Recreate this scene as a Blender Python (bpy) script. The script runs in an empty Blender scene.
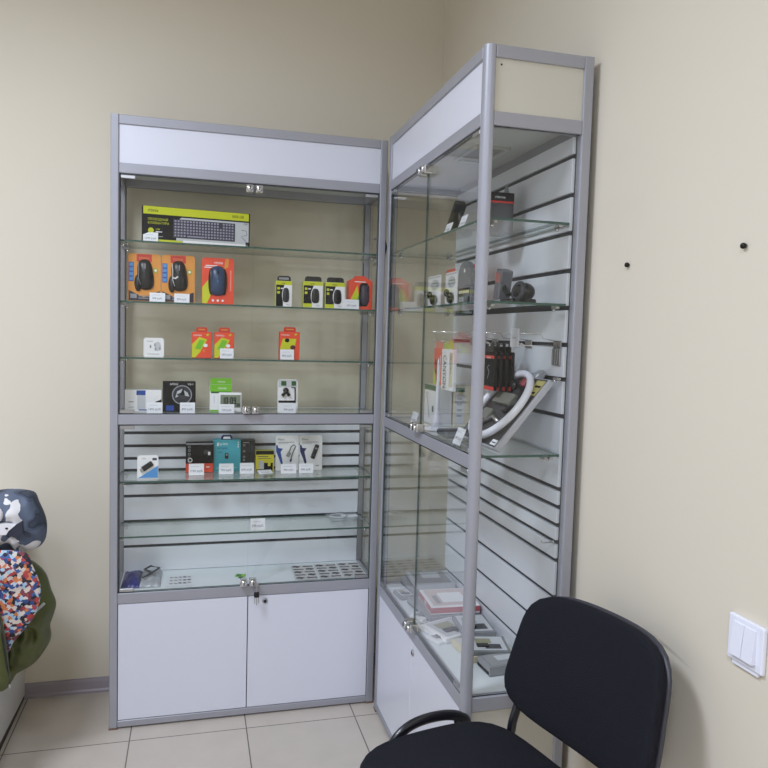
import bpy, bmesh, math, random
from mathutils import Matrix, Vector, noise
random.seed(7)
SC = bpy.context.scene
COL = SC.collection
PI = math.pi

# ------------------------------------------------------------------ camera
cam_d = bpy.data.cameras.new('camera'); cam = bpy.data.objects.new('camera', cam_d); COL.objects.link(cam)
SC.camera = cam
cam_d.sensor_width = 36.0; cam_d.lens = 721.94 / 768 * 36.0
cam_d.clip_start = 0.02
YAW, PITCH, ROLL = .2585, -.0674, .0283
_f = Vector((math.sin(YAW) * math.cos(PITCH), math.cos(YAW) * math.cos(PITCH), math.sin(PITCH)))
_r = Vector((math.cos(YAW), -math.sin(YAW), 0)); _u = _r.cross(_f)
_r2 = _r * math.cos(ROLL) + _u * math.sin(ROLL); _u2 = _u * math.cos(ROLL) - _r * math.sin(ROLL)
_m = Matrix((_r2, _u2, -_f)).transposed().to_4x4(); _m.translation = Vector((.2595, -2.4544, 1.3313))
cam.matrix_world = _m

# ------------------------------------------------------------------ world, lights, exposure
w = bpy.data.worlds.new('world'); SC.world = w; w.use_nodes = True
w.node_tree.nodes['Background'].inputs[0].default_value = (0.80, 0.88, 1.0, 1)
w.node_tree.nodes['Background'].inputs[1].default_value = 0.4
SC.view_settings.view_transform = 'Standard'; SC.view_settings.look = 'None'
SC.view_settings.exposure = 0.0; SC.view_settings.gamma = 1.0; SC.view_settings.use_curve_mapping = False
SC.cycles.transparent_max_bounces = 40
SC.cycles.max_bounces = 10; SC.cycles.diffuse_bounces = 5; SC.cycles.glossy_bounces = 5
SC.cycles.sample_clamp_indirect = 4.0


def area(name, loc, rot, sx, sy, power, col, spread=PI):
    l = bpy.data.lights.new(name, 'AREA'); l.spread = spread; l.shape = 'RECTANGLE'; l.size = sx; l.size_y = sy
    l.energy = power; l.color = col
    o = bpy.data.objects.new(name, l); COL.objects.link(o); o.location = loc; o.rotation_euler = rot
    return o


CEIL = 2.85
area('added_ceiling_light', (-.66, -1.35, CEIL - .06), (0, 0, 0), .58, .58, 44, (.77, .84, 1.0), 2.9)  # invented ceiling light, unseen, lighting the room from above left
area('added_ceiling_light', (-.3, -3.2, CEIL - .06), (0, 0, 0), .58, .58, 40, (.77, .84, 1.0), 2.9)  # second invented ceiling light, behind the camera, adds frontal light to the cabinets
area('added_window_light', (-1.72, -4.46, 1.55), (PI / 2, 0, 0), 1.5, 1.5, 9, (.70, .81, 1.0))  # added daylight at the invented rear window
area('added_window_light', (-2.56, -2.1, 1.6), (PI / 2, 0, -PI / 2), 1.6, 1.5, 5, (.70, .81, 1.0))  # added side light from the left, where the window is invented too

# ------------------------------------------------------------------ materials


def lin(c):
    return tuple((x / 255 / 12.92) if x / 255 <= .04045 else ((x / 255 + .055) / 1.055) ** 2.4 for x in c)


MATS = {}


def mat(name, rgb=(200, 200, 200), rough=.5, metal=0., var=.0, vscale=40., bump=0., spec=.5, coat=0.):
    if name in MATS: return MATS[name]
    m = bpy.data.materials.new(name); m.use_nodes = True; nt = m.node_tree
    b = nt.nodes['Principled BSDF']; c = lin(rgb)
    b.inputs['Base Color'].default_value = (*c, 1); b.inputs['Roughness'].default_value = rough
    b.inputs['Metallic'].default_value = metal; b.inputs['Specular IOR Level'].default_value = spec
    b.inputs['Coat Weight'].default_value = coat
    if var or bump:
        tc = nt.nodes.new('ShaderNodeTexCoord'); n = nt.nodes.new('ShaderNodeTexNoise')
        n.inputs['Scale'].default_value = vscale; n.inputs['Detail'].default_value = 4
        nt.links.new(tc.outputs['Object'], n.inputs['Vector'])
        if var:
            r = nt.nodes.new('ShaderNodeMapRange'); r.inputs[3].default_value = 1 - var; r.inputs[4].default_value = 1 + var
            mx = nt.nodes.new('ShaderNodeMix'); mx.data_type = 'RGBA'; mx.blend_type = 'MULTIPLY'; mx.inputs[0].default_value = 1
            mx.inputs[6].default_value = (*c, 1)
            nt.links.new(n.outputs[0], r.inputs[0]); nt.links.new(r.outputs[0], mx.inputs[7]); nt.links.new(mx.outputs[2], b.inputs['Base Color'])
        if bump:
            bp = nt.nodes.new('ShaderNodeBump'); bp.inputs['Strength'].default_value = bump; bp.inputs['Distance'].default_value = .01
            nt.links.new(n.outputs[0], bp.inputs['Height']); nt.links.new(bp.outputs[0], b.inputs['Normal'])
    MATS[name] = m; return m


def glass(name, tint, r0=.04, rough=.0):
    if name in MATS: return MATS[name]
    m = bpy.data.materials.new(name); m.use_nodes = True; nt = m.node_tree; nt.nodes.clear()
    out = nt.nodes.new('ShaderNodeOutputMaterial'); mx = nt.nodes.new('ShaderNodeMixShader')
    t = nt.nodes.new('ShaderNodeBsdfTransparent'); t.inputs[0].default_value = (*tint, 1)
    g = nt.nodes.new('ShaderNodeBsdfGlossy'); g.inputs['Roughness'].default_value = rough; g.inputs[0].default_value = (1, 1, 1, 1)
    lw = nt.nodes.new('ShaderNodeLayerWeight'); lw.inputs[0].default_value = .5
    p = nt.nodes.new('ShaderNodeMath'); p.operation = 'POWER'; p.inputs[1].default_value = 5
    a = nt.nodes.new('ShaderNodeMath'); a.operation = 'MULTIPLY_ADD'; a.inputs[1].default_value = 1 - r0; a.inputs[2].default_value = r0
    nt.links.new(lw.outputs['Facing'], p.inputs[0]); nt.links.new(p.outputs[0], a.inputs[0]); nt.links.new(a.outputs[0], mx.inputs[0])
    nt.links.new(t.outputs[0], mx.inputs[1]); nt.links.new(g.outputs[0], mx.inputs[2]); nt.links.new(mx.outputs[0], out.inputs[0])
    MATS[name] = m; return m


GL = glass('door_glass', (.979, .982, .972), .016)
GLS = glass('shelf_glass', (.95, .975, .955), .022)
GLE = mat('glass_cut_edge', (62, 92, 84), .15)
GLD = mat('glass_door_edge', (58, 74, 68), .2)
ALU = mat('satin_aluminium', (164, 165, 173), .42, .25, .03, 8)
ALUD = mat('dark_seal', (52, 54, 60), .5)
WHT = mat('white_laminate', (221, 223, 234), .3, 0, .01, 6)
OFFW = mat('cream_laminate', (205, 201, 188), .4, 0, .01, 6)
SLAT = mat('slatwall_white', (226, 229, 238), .35, 0, .015, 8)
GROOVE = mat('groove_insert', (60, 60, 66), .6, .0)
CHR = mat('chrome', (225, 225, 228), .12, 1.)
CHB = mat('brushed_steel', (180, 180, 182), .3, .9)
BLK = mat('black_plastic', (24, 24, 27), .35)
BLK2 = mat('black_print', (16, 16, 20), .55, spec=.25)
DGR = mat('dark_grey_print', (58, 60, 66), .4)
GRY = mat('grey_print', (150, 152, 158), .4)
LGR = mat('light_grey_print', (200, 203, 208), .4)
PAP = mat('white_paper', (240, 242, 248), .6)
WPR = mat('white_print', (244, 244, 246), .35)
LIME = mat('lime_print', (205, 212, 32), .4)
LIME2 = mat('bright_green_print', (120, 195, 40), .4)
ORG = mat('kraft_orange_print', (226, 150, 60), .45)
RED = mat('orange_red_print', (236, 78, 48), .4)
RED2 = mat('red_print', (205, 50, 42), .4)
BLUE = mat('blue_print', (40, 78, 160), .4)
LBLUE = mat('light_blue_print', (80, 150, 215), .4)
NAVY = mat('navy_print', (28, 36, 100), .4)
TEAL = mat('teal_print', (70, 172, 188), .4)
YEL = mat('yellow_print', (225, 215, 50), .4)
INK = mat('ink', (70, 70, 90), .6)
NVM = mat('blue_black_plastic', (44, 66, 100), .3)
BEI = mat('beige_card', (214, 206, 178), .5)
CLR = glass('clear_plastic', (.93, .94, .95), .08, .08)

# ------------------------------------------------------------------ mesh builder


class MB:
    def __init__(s):
        s.v = []; s.f = []; s.m = []; s.s = []; s.mats = []; s.M = Matrix.Identity(4)

    def mi(s, m):
        if m not in s.mats: s.mats.append(m)
        return s.mats.index(m)

    def add(s, vs, fs, m, smooth=False):
        b = len(s.v); k = s.mi(m)
        s.v += [s.M @ Vector(v) for v in vs]
        for f in fs: s.f.append([b + i for i in f]); s.m.append(k); s.s.append(smooth)
        return s

    def box(s, x0, x1, y0, y1, z0, z1, m, bev=0., seg=1):
        if bev:
            bm = bmesh.new(); bmesh.ops.create_cube(bm, size=1)
            for v in bm.verts:
                v.co = Vector((x0 + (v.co.x + .5) * (x1 - x0), y0 + (v.co.y + .5) * (y1 - y0), z0 + (v.co.z + .5) * (z1 - z0)))
            bmesh.ops.bevel(bm, geom=bm.edges[:], offset=bev, segments=seg, profile=.5, affect='EDGES')
            bm.verts.index_update()
            s.add([v.co.copy() for v in bm.verts], [[v.index for v in f.verts] for f in bm.faces], m); bm.free()
            return s
        vs = [(x, y, z) for z in (z0, z1) for y in (y0, y1) for x in (x0, x1)]
        return s.add(vs, [(0, 2, 3, 1), (4, 5, 7, 6), (0, 1, 5, 4), (2, 6, 7, 3), (0, 4, 6, 2), (1, 3, 7, 5)], m)

    def poly(s, pts, y, m):          # flat print in the local xz plane, facing -y
        return s.add([(p[0], y, p[1]) for p in pts], [list(range(len(pts)))], m)

    def rect(s, x0, z0, x1, z1, y, m):
        return s.poly([(x0, z0), (x1, z0), (x1, z1), (x0, z1)], y, m)

    def ell(s, cx, cz, rx, rz, y, m, n=24, rot=0):
        c, q = math.cos(rot), math.sin(rot)
        return s.poly([(cx + c * rx * math.cos(t) - q * rz * math.sin(t), cz + q * rx * math.cos(t) + c * rz * math.sin(t)) for t in [2 * PI * i / n for i in range(n)]], y, m)

    def ring(s, cx, cz, ro, ri, y, m, n=32):
        vs = [];
        for i in range(n):
            t = 2 * PI * i / n
            vs += [(cx + ro * math.cos(t), y, cz + ro * math.sin(t)), (cx + ri * math.cos(t), y, cz + ri * math.sin(t))]
        return s.add(vs, [(2 * i, 2 * ((i + 1) % n), 2 * ((i + 1) % n) + 1, 2 * i + 1) for i in range(n)], m)

    def prism(s, pts, y0, y1, m, side=None):
        n = len(pts); vs = [(p[0], y0, p[1]) for p in pts] + [(p[0], y1, p[1]) for p in pts]
        s.add(vs, [list(range(n)), list(range(2 * n - 1, n - 1, -1))], m)
        b = len(s.v) - 2 * n; k = s.mi(side or m)
        for i in range(n):
            s.f.append([b + i, b + (i + 1) % n, b + n + (i + 1) % n, b + n + i]); s.m.append(k); s.s.append(False)
        return s

    def tube(s, path, r, m, seg=10, closed=False, ry=None):
        P = [Vector(p) for p in path]; n = len(P); rings = []
        up = Vector((0, 0, 1))
        T0 = (P[1] - P[0]).normalized(); N = up.cross(T0)
        if N.length < .1: N = Vector((1, 0, 0)).cross(T0)
        N.normalize()
        for i in range(n):
            a = P[i - 1] if (i > 0 or closed) else P[i]; b = P[(i + 1) % n] if (i < n - 1 or closed) else P[i]
            T = (b - a).normalized(); N = (N - T * N.dot(T)).normalized(); B = T.cross(N)
            rings.append([P[i] + N * (r * math.cos(2 * PI * k / seg)) + B * ((ry or r) * math.sin(2 * PI * k / seg)) for k in range(seg)])
        vs = [v for R_ in rings for v in R_]; fs = []
        for i in range(n if closed else n - 1):
            j = (i + 1) % n
            for k in range(seg): fs.append((i * seg + k, i * seg + (k + 1) % seg, j * seg + (k + 1) % seg, j * seg + k))
        if not closed: fs += [tuple(range(seg))[::-1], tuple((n - 1) * seg + k for k in range(seg))]
        return s.add(vs, fs, m, True)

    def lathe(s, prof, m, seg=24, c=(0, 0, 0), axis='z'):
        vs = []; fs = []
        for r, h in prof:
            for k in range(seg):
                t = 2 * PI * k / seg; p = (r * math.cos(t), r * math.sin(t), h)
                if axis == 'y': p = (p[0], h, p[1])
                if axis == 'x': p = (h, p[0], p[1])
                vs.append((p[0] + c[0], p[1] + c[1], p[2] + c[2]))
        for i in range(len(prof) - 1):
            for k in range(seg): fs.append((i * seg + k, i * seg + (k + 1) % seg, (i + 1) * seg + (k + 1) % seg, (i + 1) * seg + k))
        fs += [tuple(range(seg))[::-1], tuple((len(prof) - 1) * seg + k for k in range(seg))]
        return s.add(vs, fs, m, True)

    def ball(s, c, r, m, seg=16, rings=10, squash=None):
        prof = []
        vs = []; fs = []
        for i in range(rings + 1):
            ph = PI * i / rings
            for k in range(seg):
                t = 2 * PI * k / seg; v = Vector((math.sin(ph) * math.cos(t) * r[0], math.sin(ph) * math.sin(t) * r[1], math.cos(ph) * r[2]))
                if squash: v = squash(v)
                vs.append(v + Vector(c))
        for i in range(rings):
            for k in range(seg): fs.append((i * seg + k, (i + 1) * seg + k, (i + 1) * seg + (k + 1) % seg, i * seg + (k + 1) % seg))
        return s.add(vs, fs, m, True)

    def text(s, body, x, z, size, y, m, width=None, rot=0., align='LEFT'):
        cu = bpy.data.curves.new('t', 'FONT'); cu.body = body; cu.size = size; cu.resolution_u = 2; cu.align_x = align
        o = bpy.data.objects.new('t', cu); me = bpy.data.meshes.new_from_object(o)
        vs = [v.co.copy() for v in me.vertices]; fs = [list(p.vertices) for p in me.polygons]
        if vs and width:
            w0 = max(v.x for v in vs) - min(v.x for v in vs)
            if w0 > 0:
                for v in vs: v.x *= width / w0
        c, q = math.cos(rot), math.sin(rot)
        s.add([(x + c * v.x - q * v.y, y, z + q * v.x + c * v.y) for v in vs], fs, m)
        bpy.data.objects.remove(o); bpy.data.curves.remove(cu); bpy.data.meshes.remove(me)
        return s

    def build(s, name, parent=None, loc=None, rz=0., fn=None, sub=0, label=None):
        me = bpy.data.meshes.new(name)
        vs = s.v if fn is None else [fn(v) for v in s.v]
        me.from_pydata([tuple(v) for v in vs], [], s.f)
        for m in s.mats: me.materials.append(m)
        me.polygons.foreach_set('material_index', s.m); me.polygons.foreach_set('use_smooth', s.s)
        me.update()
        o = bpy.data.objects.new(name, me); COL.objects.link(o)
        if parent: o.parent = parent
        if loc is not None: o.location = loc
        if rz: o.rotation_euler = (0, 0, rz)
        if sub:
            sm = o.modifiers.new('smooth', 'SUBSURF'); sm.levels = sub; sm.render_levels = sub
        if label: o['label'] = label
        return o


def tag(o, label, cat, group=None):
    o['label'] = label; o['category'] = cat
    if group: o['group'] = group
    return o


def empty(name, loc, rz=0):
    o = bpy.data.objects.new(name, None); COL.objects.link(o); o.location = loc; o.rotation_euler = (0, 0, rz); o.empty_display_size = .05
    return o


def struct(name, mb, **k):
    o = mb.build(name, **k); o['kind'] = 'structure'; return o


# ------------------------------------------------------------------ room shell
XR, YB, XL, YF = 1.187, .2874, -2.6, -4.5
WALL = mat('painted_wall', (223, 215, 198), .75, 0, .012, 1.7, .02)
# scuffs on the right wall come from the wall's own wear
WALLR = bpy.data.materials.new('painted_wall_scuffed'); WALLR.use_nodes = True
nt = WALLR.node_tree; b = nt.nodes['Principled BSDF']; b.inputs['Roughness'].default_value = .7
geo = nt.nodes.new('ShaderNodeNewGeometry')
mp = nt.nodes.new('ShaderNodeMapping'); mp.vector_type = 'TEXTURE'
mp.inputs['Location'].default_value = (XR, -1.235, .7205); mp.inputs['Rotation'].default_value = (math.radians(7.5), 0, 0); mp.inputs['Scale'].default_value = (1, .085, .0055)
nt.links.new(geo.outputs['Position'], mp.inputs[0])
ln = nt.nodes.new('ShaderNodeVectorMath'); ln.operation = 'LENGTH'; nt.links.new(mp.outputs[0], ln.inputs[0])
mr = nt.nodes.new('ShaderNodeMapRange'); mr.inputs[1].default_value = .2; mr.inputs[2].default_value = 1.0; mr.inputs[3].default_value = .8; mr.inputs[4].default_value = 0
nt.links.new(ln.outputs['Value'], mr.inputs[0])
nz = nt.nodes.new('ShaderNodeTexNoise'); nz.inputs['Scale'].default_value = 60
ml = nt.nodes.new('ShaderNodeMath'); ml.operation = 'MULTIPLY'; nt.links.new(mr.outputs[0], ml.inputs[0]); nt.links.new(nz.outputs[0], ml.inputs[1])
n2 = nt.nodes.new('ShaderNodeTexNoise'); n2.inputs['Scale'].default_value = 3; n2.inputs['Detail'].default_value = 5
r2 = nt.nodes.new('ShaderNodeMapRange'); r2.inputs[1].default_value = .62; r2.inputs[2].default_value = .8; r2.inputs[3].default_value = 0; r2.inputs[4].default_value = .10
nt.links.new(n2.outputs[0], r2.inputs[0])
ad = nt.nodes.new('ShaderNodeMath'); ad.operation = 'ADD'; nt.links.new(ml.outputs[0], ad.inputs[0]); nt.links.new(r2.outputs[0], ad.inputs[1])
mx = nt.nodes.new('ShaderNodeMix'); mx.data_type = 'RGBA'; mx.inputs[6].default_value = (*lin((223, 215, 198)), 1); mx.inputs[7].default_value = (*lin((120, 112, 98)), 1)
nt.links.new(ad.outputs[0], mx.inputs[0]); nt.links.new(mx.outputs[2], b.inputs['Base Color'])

# floor tiles
FL = bpy.data.materials.new('ceramic_floor_tile'); FL.use_nodes = True
nt = FL.node_tree; b = nt.nodes['Principled BSDF']
geo = nt.nodes.new('ShaderNodeNewGeometry'); mp = nt.nodes.new('ShaderNodeMapping'); mp.inputs['Location'].default_value = (.302, .078, 0)
nt.links.new(geo.outputs['Position'], mp.inputs[0])
br = nt.nodes.new('ShaderNodeTexBrick'); br.offset = 0; br.squash = 1; br.inputs['Scale'].default_value = 1
br.inputs['Brick Width'].default_value = .3725; br.inputs['Row Height'].default_value = .3725
br.inputs['Mortar Size'].default_value = .0022; br.inputs['Mortar Smooth'].default_value = .3
br.inputs['Color1'].default_value = (*lin((200, 190, 178)), 1); br.inputs['Color2'].default_value = (*lin((195, 186, 174)), 1); br.inputs['Mortar'].default_value = (*lin((104, 97, 90)), 1)
nt.links.new(mp.outputs[0], br.inputs['Vector'])
nz = nt.nodes.new('ShaderNodeTexNoise'); nz.inputs['Scale'].default_value = 9; nz.inputs['Detail'].default_value = 6
nt.links.new(geo.outputs['Position'], nz.inputs['Vector'])
mr = nt.nodes.new('ShaderNodeMapRange'); mr.inputs[3].default_value = .9; mr.inputs[4].default_value = 1.08; nt.links.new(nz.outputs[0], mr.inputs[0])
mx = nt.nodes.new('ShaderNodeMix'); mx.data_type = 'RGBA'; mx.blend_type = 'MULTIPLY'; mx.inputs[0].default_value = 1
nt.links.new(br.outputs['Color'], mx.inputs[6]); nt.links.new(mr.outputs[0], mx.inputs[7]); nt.links.new(mx.outputs[2], b.inputs['Base Color'])
b.inputs['Roughness'].default_value = .38
BASEM = mat('plastic_baseboard', (158, 150, 158), .4, 0, .05, 25)
CEILM = mat('ceiling_white', (225, 223, 216), .8, 0, .01, 3)

struct('floor', MB().box(XL - .1, XR + .1, YF - .1, YB + .1, -.1, 0, FL))
struct('ceiling', MB().box(XL - .1, XR + .1, YF - .1, YB + .1, CEIL, CEIL + .1, CEILM))
struct('wall_back', MB().box(XL - .1, XR + .1, YB, YB + .1, 0, CEIL, WALL))
struct('wall_right', MB().box(XR, XR + .1, YF - .1, YB, 0, CEIL, WALLR))
mb = MB(); mb.box(XL - .1, XL, YF, -2.95, 0, CEIL, WALL); mb.box(XL - .1, XL, -1.25, YB, 0, CEIL, WALL); mb.box(XL - .1, XL, -2.95, -1.25, 0, .8, WALL); mb.box(XL - .1, XL, -2.95, -1.25, 2.4, CEIL, WALL)
struct('wall_left', mb)
mb = MB(); mb.box(XL, -2.5, YF - .1, YF, 0, CEIL, WALL); mb.box(-.95, XR, YF - .1, YF, 0, CEIL, WALL); mb.box(-2.5, -.95, YF - .1, YF, 0, .75, WALL); mb.box(-2.5, -.95, YF - .1, YF, 2.35, CEIL, WALL)
struct('wall_front', mb)
WF = mat('window_frame_white', (240, 240, 240), .4)
mb = MB()
for a in ((-2.5, -2.45), (-1.75, -1.7), (-1.0, -.95)): mb.box(a[0], a[1], YF - .08, YF - .02, .75, 2.35, WF)
mb.box(-2.5, -.95, YF - .08, YF - .02, .75, .8, WF); mb.box(-2.5, -.95, YF - .08, YF - .02, 2.3, 2.35, WF)
struct('added_window_1', mb)  # unseen rear window, made up to go with the added daylight
mb = MB()
for a in ((-2.95, -2.9), (-2.12, -2.08), (-1.3, -1.25)): mb.box(XL - .08, XL - .02, a[0], a[1], .8, 2.4, WF)
mb.box(XL - .08, XL - .02, -2.95, -1.25, .8, .85, WF); mb.box(XL - .08, XL - .02, -2.95, -1.25, 2.35, 2.4, WF)
struct('added_window_2', mb)  # unseen left window, invented as the opening for the added side light


def baseboard(name, x0, x1, y0, y1, along):
    # moulded profile: foot, flat and rounded top
    prof = [(0, 0), (.014, 0), (.014, .008), (.010, .014), (.009, .042), (.007, .050), (0, .0525)]
    mb = MB()
    if along == 'x':
        n = len(prof); vs = [(x, y0 - p[0], p[1]) for x in (x0, x1) for p in prof]
    else:
        n = len(prof); vs = [(x0 - p[0], y, p[1]) for y in (y0, y1) for p in prof]
    fs = [(i, (i + 1) % n, n + (i + 1) % n, n + i) for i in range(n)] + [tuple(range(n)), tuple(range(2 * n - 1, n - 1, -1))]
    mb.add(vs, fs, BASEM)
    return struct(name, mb)


baseboard('baseboard_back', -.328, XR, YB, YB, 'x')
baseboard('baseboard_right', XR, XR, YF, YB - .015, 'y')

# light switch, wall screws
SWP = mat('switch_plastic', (236, 238, 250), .3)
sw = tag(empty('light_switch', (XR, -1.449, .822)), 'white double rocker light switch on the beige wall above the black chair', 'light switch')
# local: x out of wall is -x
mb = MB(); mb.box(-.009, 0, -.041, .041, -.0405, .0405, SWP, .003, 2); mb.build('cover_plate', sw)
for k, (y0, y1) in enumerate(((-.026, -.0005), (.0005, .027))):
    mb = MB(); mb.add([(-.009, y0, -.027), (-.009, y1, -.027), (-.009, y1, .03), (-.009, y0, .03), (-.017, y0, -.027), (-.017, y1, -.027), (-.0115, y1, .03), (-.0115, y0, .03)],
                      [(0, 1, 2, 3), (4, 7, 6, 5), (0, 4, 5, 1), (2, 6, 7, 3), (0, 3, 7, 4), (1, 5, 6, 2)], SWP); mb.build('rocker', sw)
mb = MB(); mb.M = Matrix.Translation((-.006, 0, -.047)); mb.prism([(0, 0), (0, .012), (0.004, .012), (0.004, 0)], -.03, .03, SWP); mb.build('lower_lip', sw)
for (y, z, lb) in ((-1.0342, 1.5014, 'small dark screw in the beige wall just beside the tall cabinet'), (-1.3845, 1.5041, 'small dark screw in the beige wall high above the light switch')):
    mb = MB(); mb.lathe([(.0012, .004), (.0045, -.0), (.0055, -.004), (.0048, -.0065), (.002, -.008)], mat('dark_screw', (40, 36, 34), .4, .6), 14, (0, 0, 0), 'x')
    o = mb.build('wall_screw', loc=(XR - .002, y, z)); tag(o, lb, 'screw')

# ------------------------------------------------------------------ display cabinets
T = .025
Z_PT, Z_PB, Z_HB, Z_MT, Z_MB, Z_LT, Z_LB, H = 1.9712, 1.851, 1.8195, 1.0521, 1.019, .4608, .4257, 2.0
FOOT = mat('brown_foot_cap', (120, 96, 82), .5)


def pane(x0, x1, y0, y1, z0, z1, g, edge, thin):
    """glass sheet with tinted cut edges; thin = axis of its thickness"""
    mb = MB(); vs = [(x, y, z) for z in (z0, z1) for y in (y0, y1) for x in (x0, x1)]
    F = {'z': [(0, 2, 3, 1), (4, 5, 7, 6)], 'y': [(0, 1, 5, 4), (2, 6, 7, 3)], 'x': [(0, 4, 6, 2), (1, 3, 7, 5)]}
    mb.add(vs, F[thin], g)
    for k in 'xyz':
        if k != thin: mb.add(vs, F[k], edge)
    return mb


def post(mb, cx, cy, z0, z1, m, rnd=.003, corner=None):
    """square post; corner=(sx,sy) gets a big radius"""
    h = T / 2; pts = []
    for sx, sy in ((1, 1), (-1, 1), (-1, -1), (1, -1)):
        r = .019 if corner == (sx, sy) else rnd
        c = (cx + sx * (h - r), cy + sy * (h - r)); a0 = {(1, 1): 0, (-1, 1): 90, (-1, -1): 180, (1, -1): 270}[(sx, sy)]
        n = 8 if r > .01 else 2
        for i in range(n + 1):
            t = math.radians(a0 + 90 * i / n); pts.append((c[0] + r * math.cos(t), c[1] + r * math.sin(t)))
    n = len(pts); vs = [(p[0], p[1], z) for z in (z0, z1) for p in pts]
    fs = [(i, (i + 1) % n, n + (i + 1) % n, n + i) for i in range(n)]
    mb.add(vs, fs, m, corner is not None); mb.add(vs, [tuple(range(n))[::-1], tuple(range(n, 2 * n))], m)


def glass_lock(side, par, x, z, key=False, sy=-1):
    """chrome push-lock block clamped on the pane edge"""
    mb = MB(); mb.box(x - .0125, x + .0125, -.016, .009, z - .0125, z + .0125, CHR, .003, 2)
    mb.lathe([(.0112, -.016), (.0112, -.021), (.008, -.024), (.001, -.0245)], CHR, 18, (x, 0, z), 'y')
    mb.box(x - .0016, x + .0016, -.0262, -.0242, z - .006, z + .006, BLK)
    return mb.build('glass_lock', par)


def cabinet(root, L, D, slat_x, grooves_low, grooves_up, split, low_split, locks, back_glass, near_round, mid_glass=True):
    R = root
    ytop = D
    # posts
    for i, (cx, cy) in enumerate(((T / 2, T / 2), (L - T / 2, T / 2), (T / 2, D - T / 2), (L - T / 2, D - T / 2))):
        mb = MB(); post(mb, cx, cy, .006, H, ALU, corner=((1, -1) if (near_round and i == 1) else None))
        p = mb.build('corner_post', R)
        f = MB(); f.box(cx - .0135, cx + .0135, cy - .0135, cy + .0135, 0, .0065, FOOT); f.build('foot_cap', p)
    # rails: (z0,z1, front, back, sides)
    for z0, z1, fr, bk, sd in ((.006, .028, 1, 1, 1), (Z_LB, Z_LT, 1, 1, 1), (Z_MB, Z_MT, 1, 0, 0), (Z_HB, Z_PB, 1, 1, 1), (Z_PT, H, 1, 1, 1)):
        if fr: MB().box(T, L - T, .001, T - .001, z0, z1, ALU, .0015).build('front_rail', R)
        if bk: MB().box(T, L - T, D - T + .001, D - .001, z0, z1, ALU, .0015).build('back_rail', R)
        if sd:
            for x0 in (.001, L - T + .001): MB().box(x0, x0 + T - .002, T, D - T, z0, z1, ALU, .0015).build('side_rail', R)
    # header panels
    MB().box(T, L - T, .006, .014, Z_PB, Z_PT, WHT).build('header_panel', R)
    for x0 in (.006, L - .014): MB().box(x0, x0 + .008, T, D - T, Z_PB, Z_PT, OFFW).build('header_panel', R)
    MB().box(T, L - T, T, D - T, Z_PB - .006, Z_PB + .01, mat('header_underside', (205, 208, 206), .25)).build('header_base_board', R)
    MB().box(T, L - T, D - .014, D - .006, Z_PB, Z_PT, WHT).build('header_panel', R)
    # base carcass
    for x0 in (.006, L - .014): MB().box(x0, x0 + .008, T, D - T, .028, Z_LB, OFFW).build('base_side_panel', R)
    MB().box(T, L - T, D - .014, D - .006, .028, Z_LB, WHT).build('base_back_panel', R)
    MB().box(T, L - T, T, D - T, Z_LB + .01, Z_LT - .001, mat('floor_board', (226, 232, 236), .3)).build('display_floor', R)
    MB().box(T, L - T, T, D - T, .028, .04, WHT).build('base_floor', R)
    # cupboard doors
    for x0, x1, kx in ((T + .002, low_split - .0015, locks.get('keyL')), (low_split + .0015, L - T - .002, locks.get('keyR'))):
        d = MB().box(x0, x1, .003, .019, .030, Z_LB - .002, WHT, .001).build('cupboard_door', R)
        if kx:
            mb = MB(); mb.lathe([(.0095, .003), (.0095, .0005), (.008, -.001), (.001, -.001)], CHB, 20, (kx[0], 0, kx[1]), 'y')
            mb.lathe([(.0055, -.001), (.0055, -.0016), (.0005, -.0016)], BLK, 16, (kx[0], 0, kx[1]), 'y'); mb.build('door_lock', d)
    # glass doors
    g = .004
    for z0, z1, zl in ((Z_MT + .003, Z_HB - .004, ('top', 'bot')), (Z_LT + .003, Z_MB - .003, ('bot',))):
        for x0, x1, s_ in ((T + g, split - .0018, -1), (split + .0018, L - T - g, 1)):
            d = pane(x0, x1, .003, .008, z0, z1, GL, GLD if near_round else mat('pale_glass_edge', (134, 156, 148), .2), 'y').build('glass_door', R)  # pale edge copy has the reflection on the glass edge put into its colour
            hx = x0 + .001 if s_ < 0 else x1 - .046
            for zz in (z0 + .001, z1 - .012):
                MB().box(hx, hx + .045, .0015, .0095, zz, zz + .011, CHB, .0015).build('hinge_clip', d)
            lx = split - .0155 if s_ < 0 else split + .0155
            if 'top' in zl: glass_lock(0, d, lx, z1 - .016)
            glass_lock(0, d, lx, z0 + .013)
        # seals
        mb = MB(); mb.box(T, L - T, .004, .016, z1 + .0005, z1 + .004, ALUD); mb.box(T, L - T, .004, .016, z0 - .003, z0 - .0005, ALUD)
        mb.box(T + .0003, T + .003, .004, .016, z0, z1, ALUD); mb.box(L - T - .003, L - T - .0003, .004, .016, z0, z1, ALUD); mb.build('door_seal', R)
    # side glass
    for x0 in (.008, L - .013):
        pane(x0, x0 + .005, T - .002, D - T + .002, Z_LT, Z_HB, GL, GLD, 'x').build('side_glass', R)
    for x0 in (T - .0005, L - T - .002):
        mb = MB(); mb.box(x0 + .001, x0 + .0045, D - T - .001, D - T, Z_LT, Z_HB, ALUD); mb.box(x0 + .001, x0 + .0045, T, T + .001, Z_LT, Z_HB, ALUD); mb.build('glass_seal', R)
    if back_glass:
        pane(T - .004, L - T + .004, D - .016, D - .011, Z_MT, Z_HB, GL, GLD, 'y').build('back_glass', R)

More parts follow.
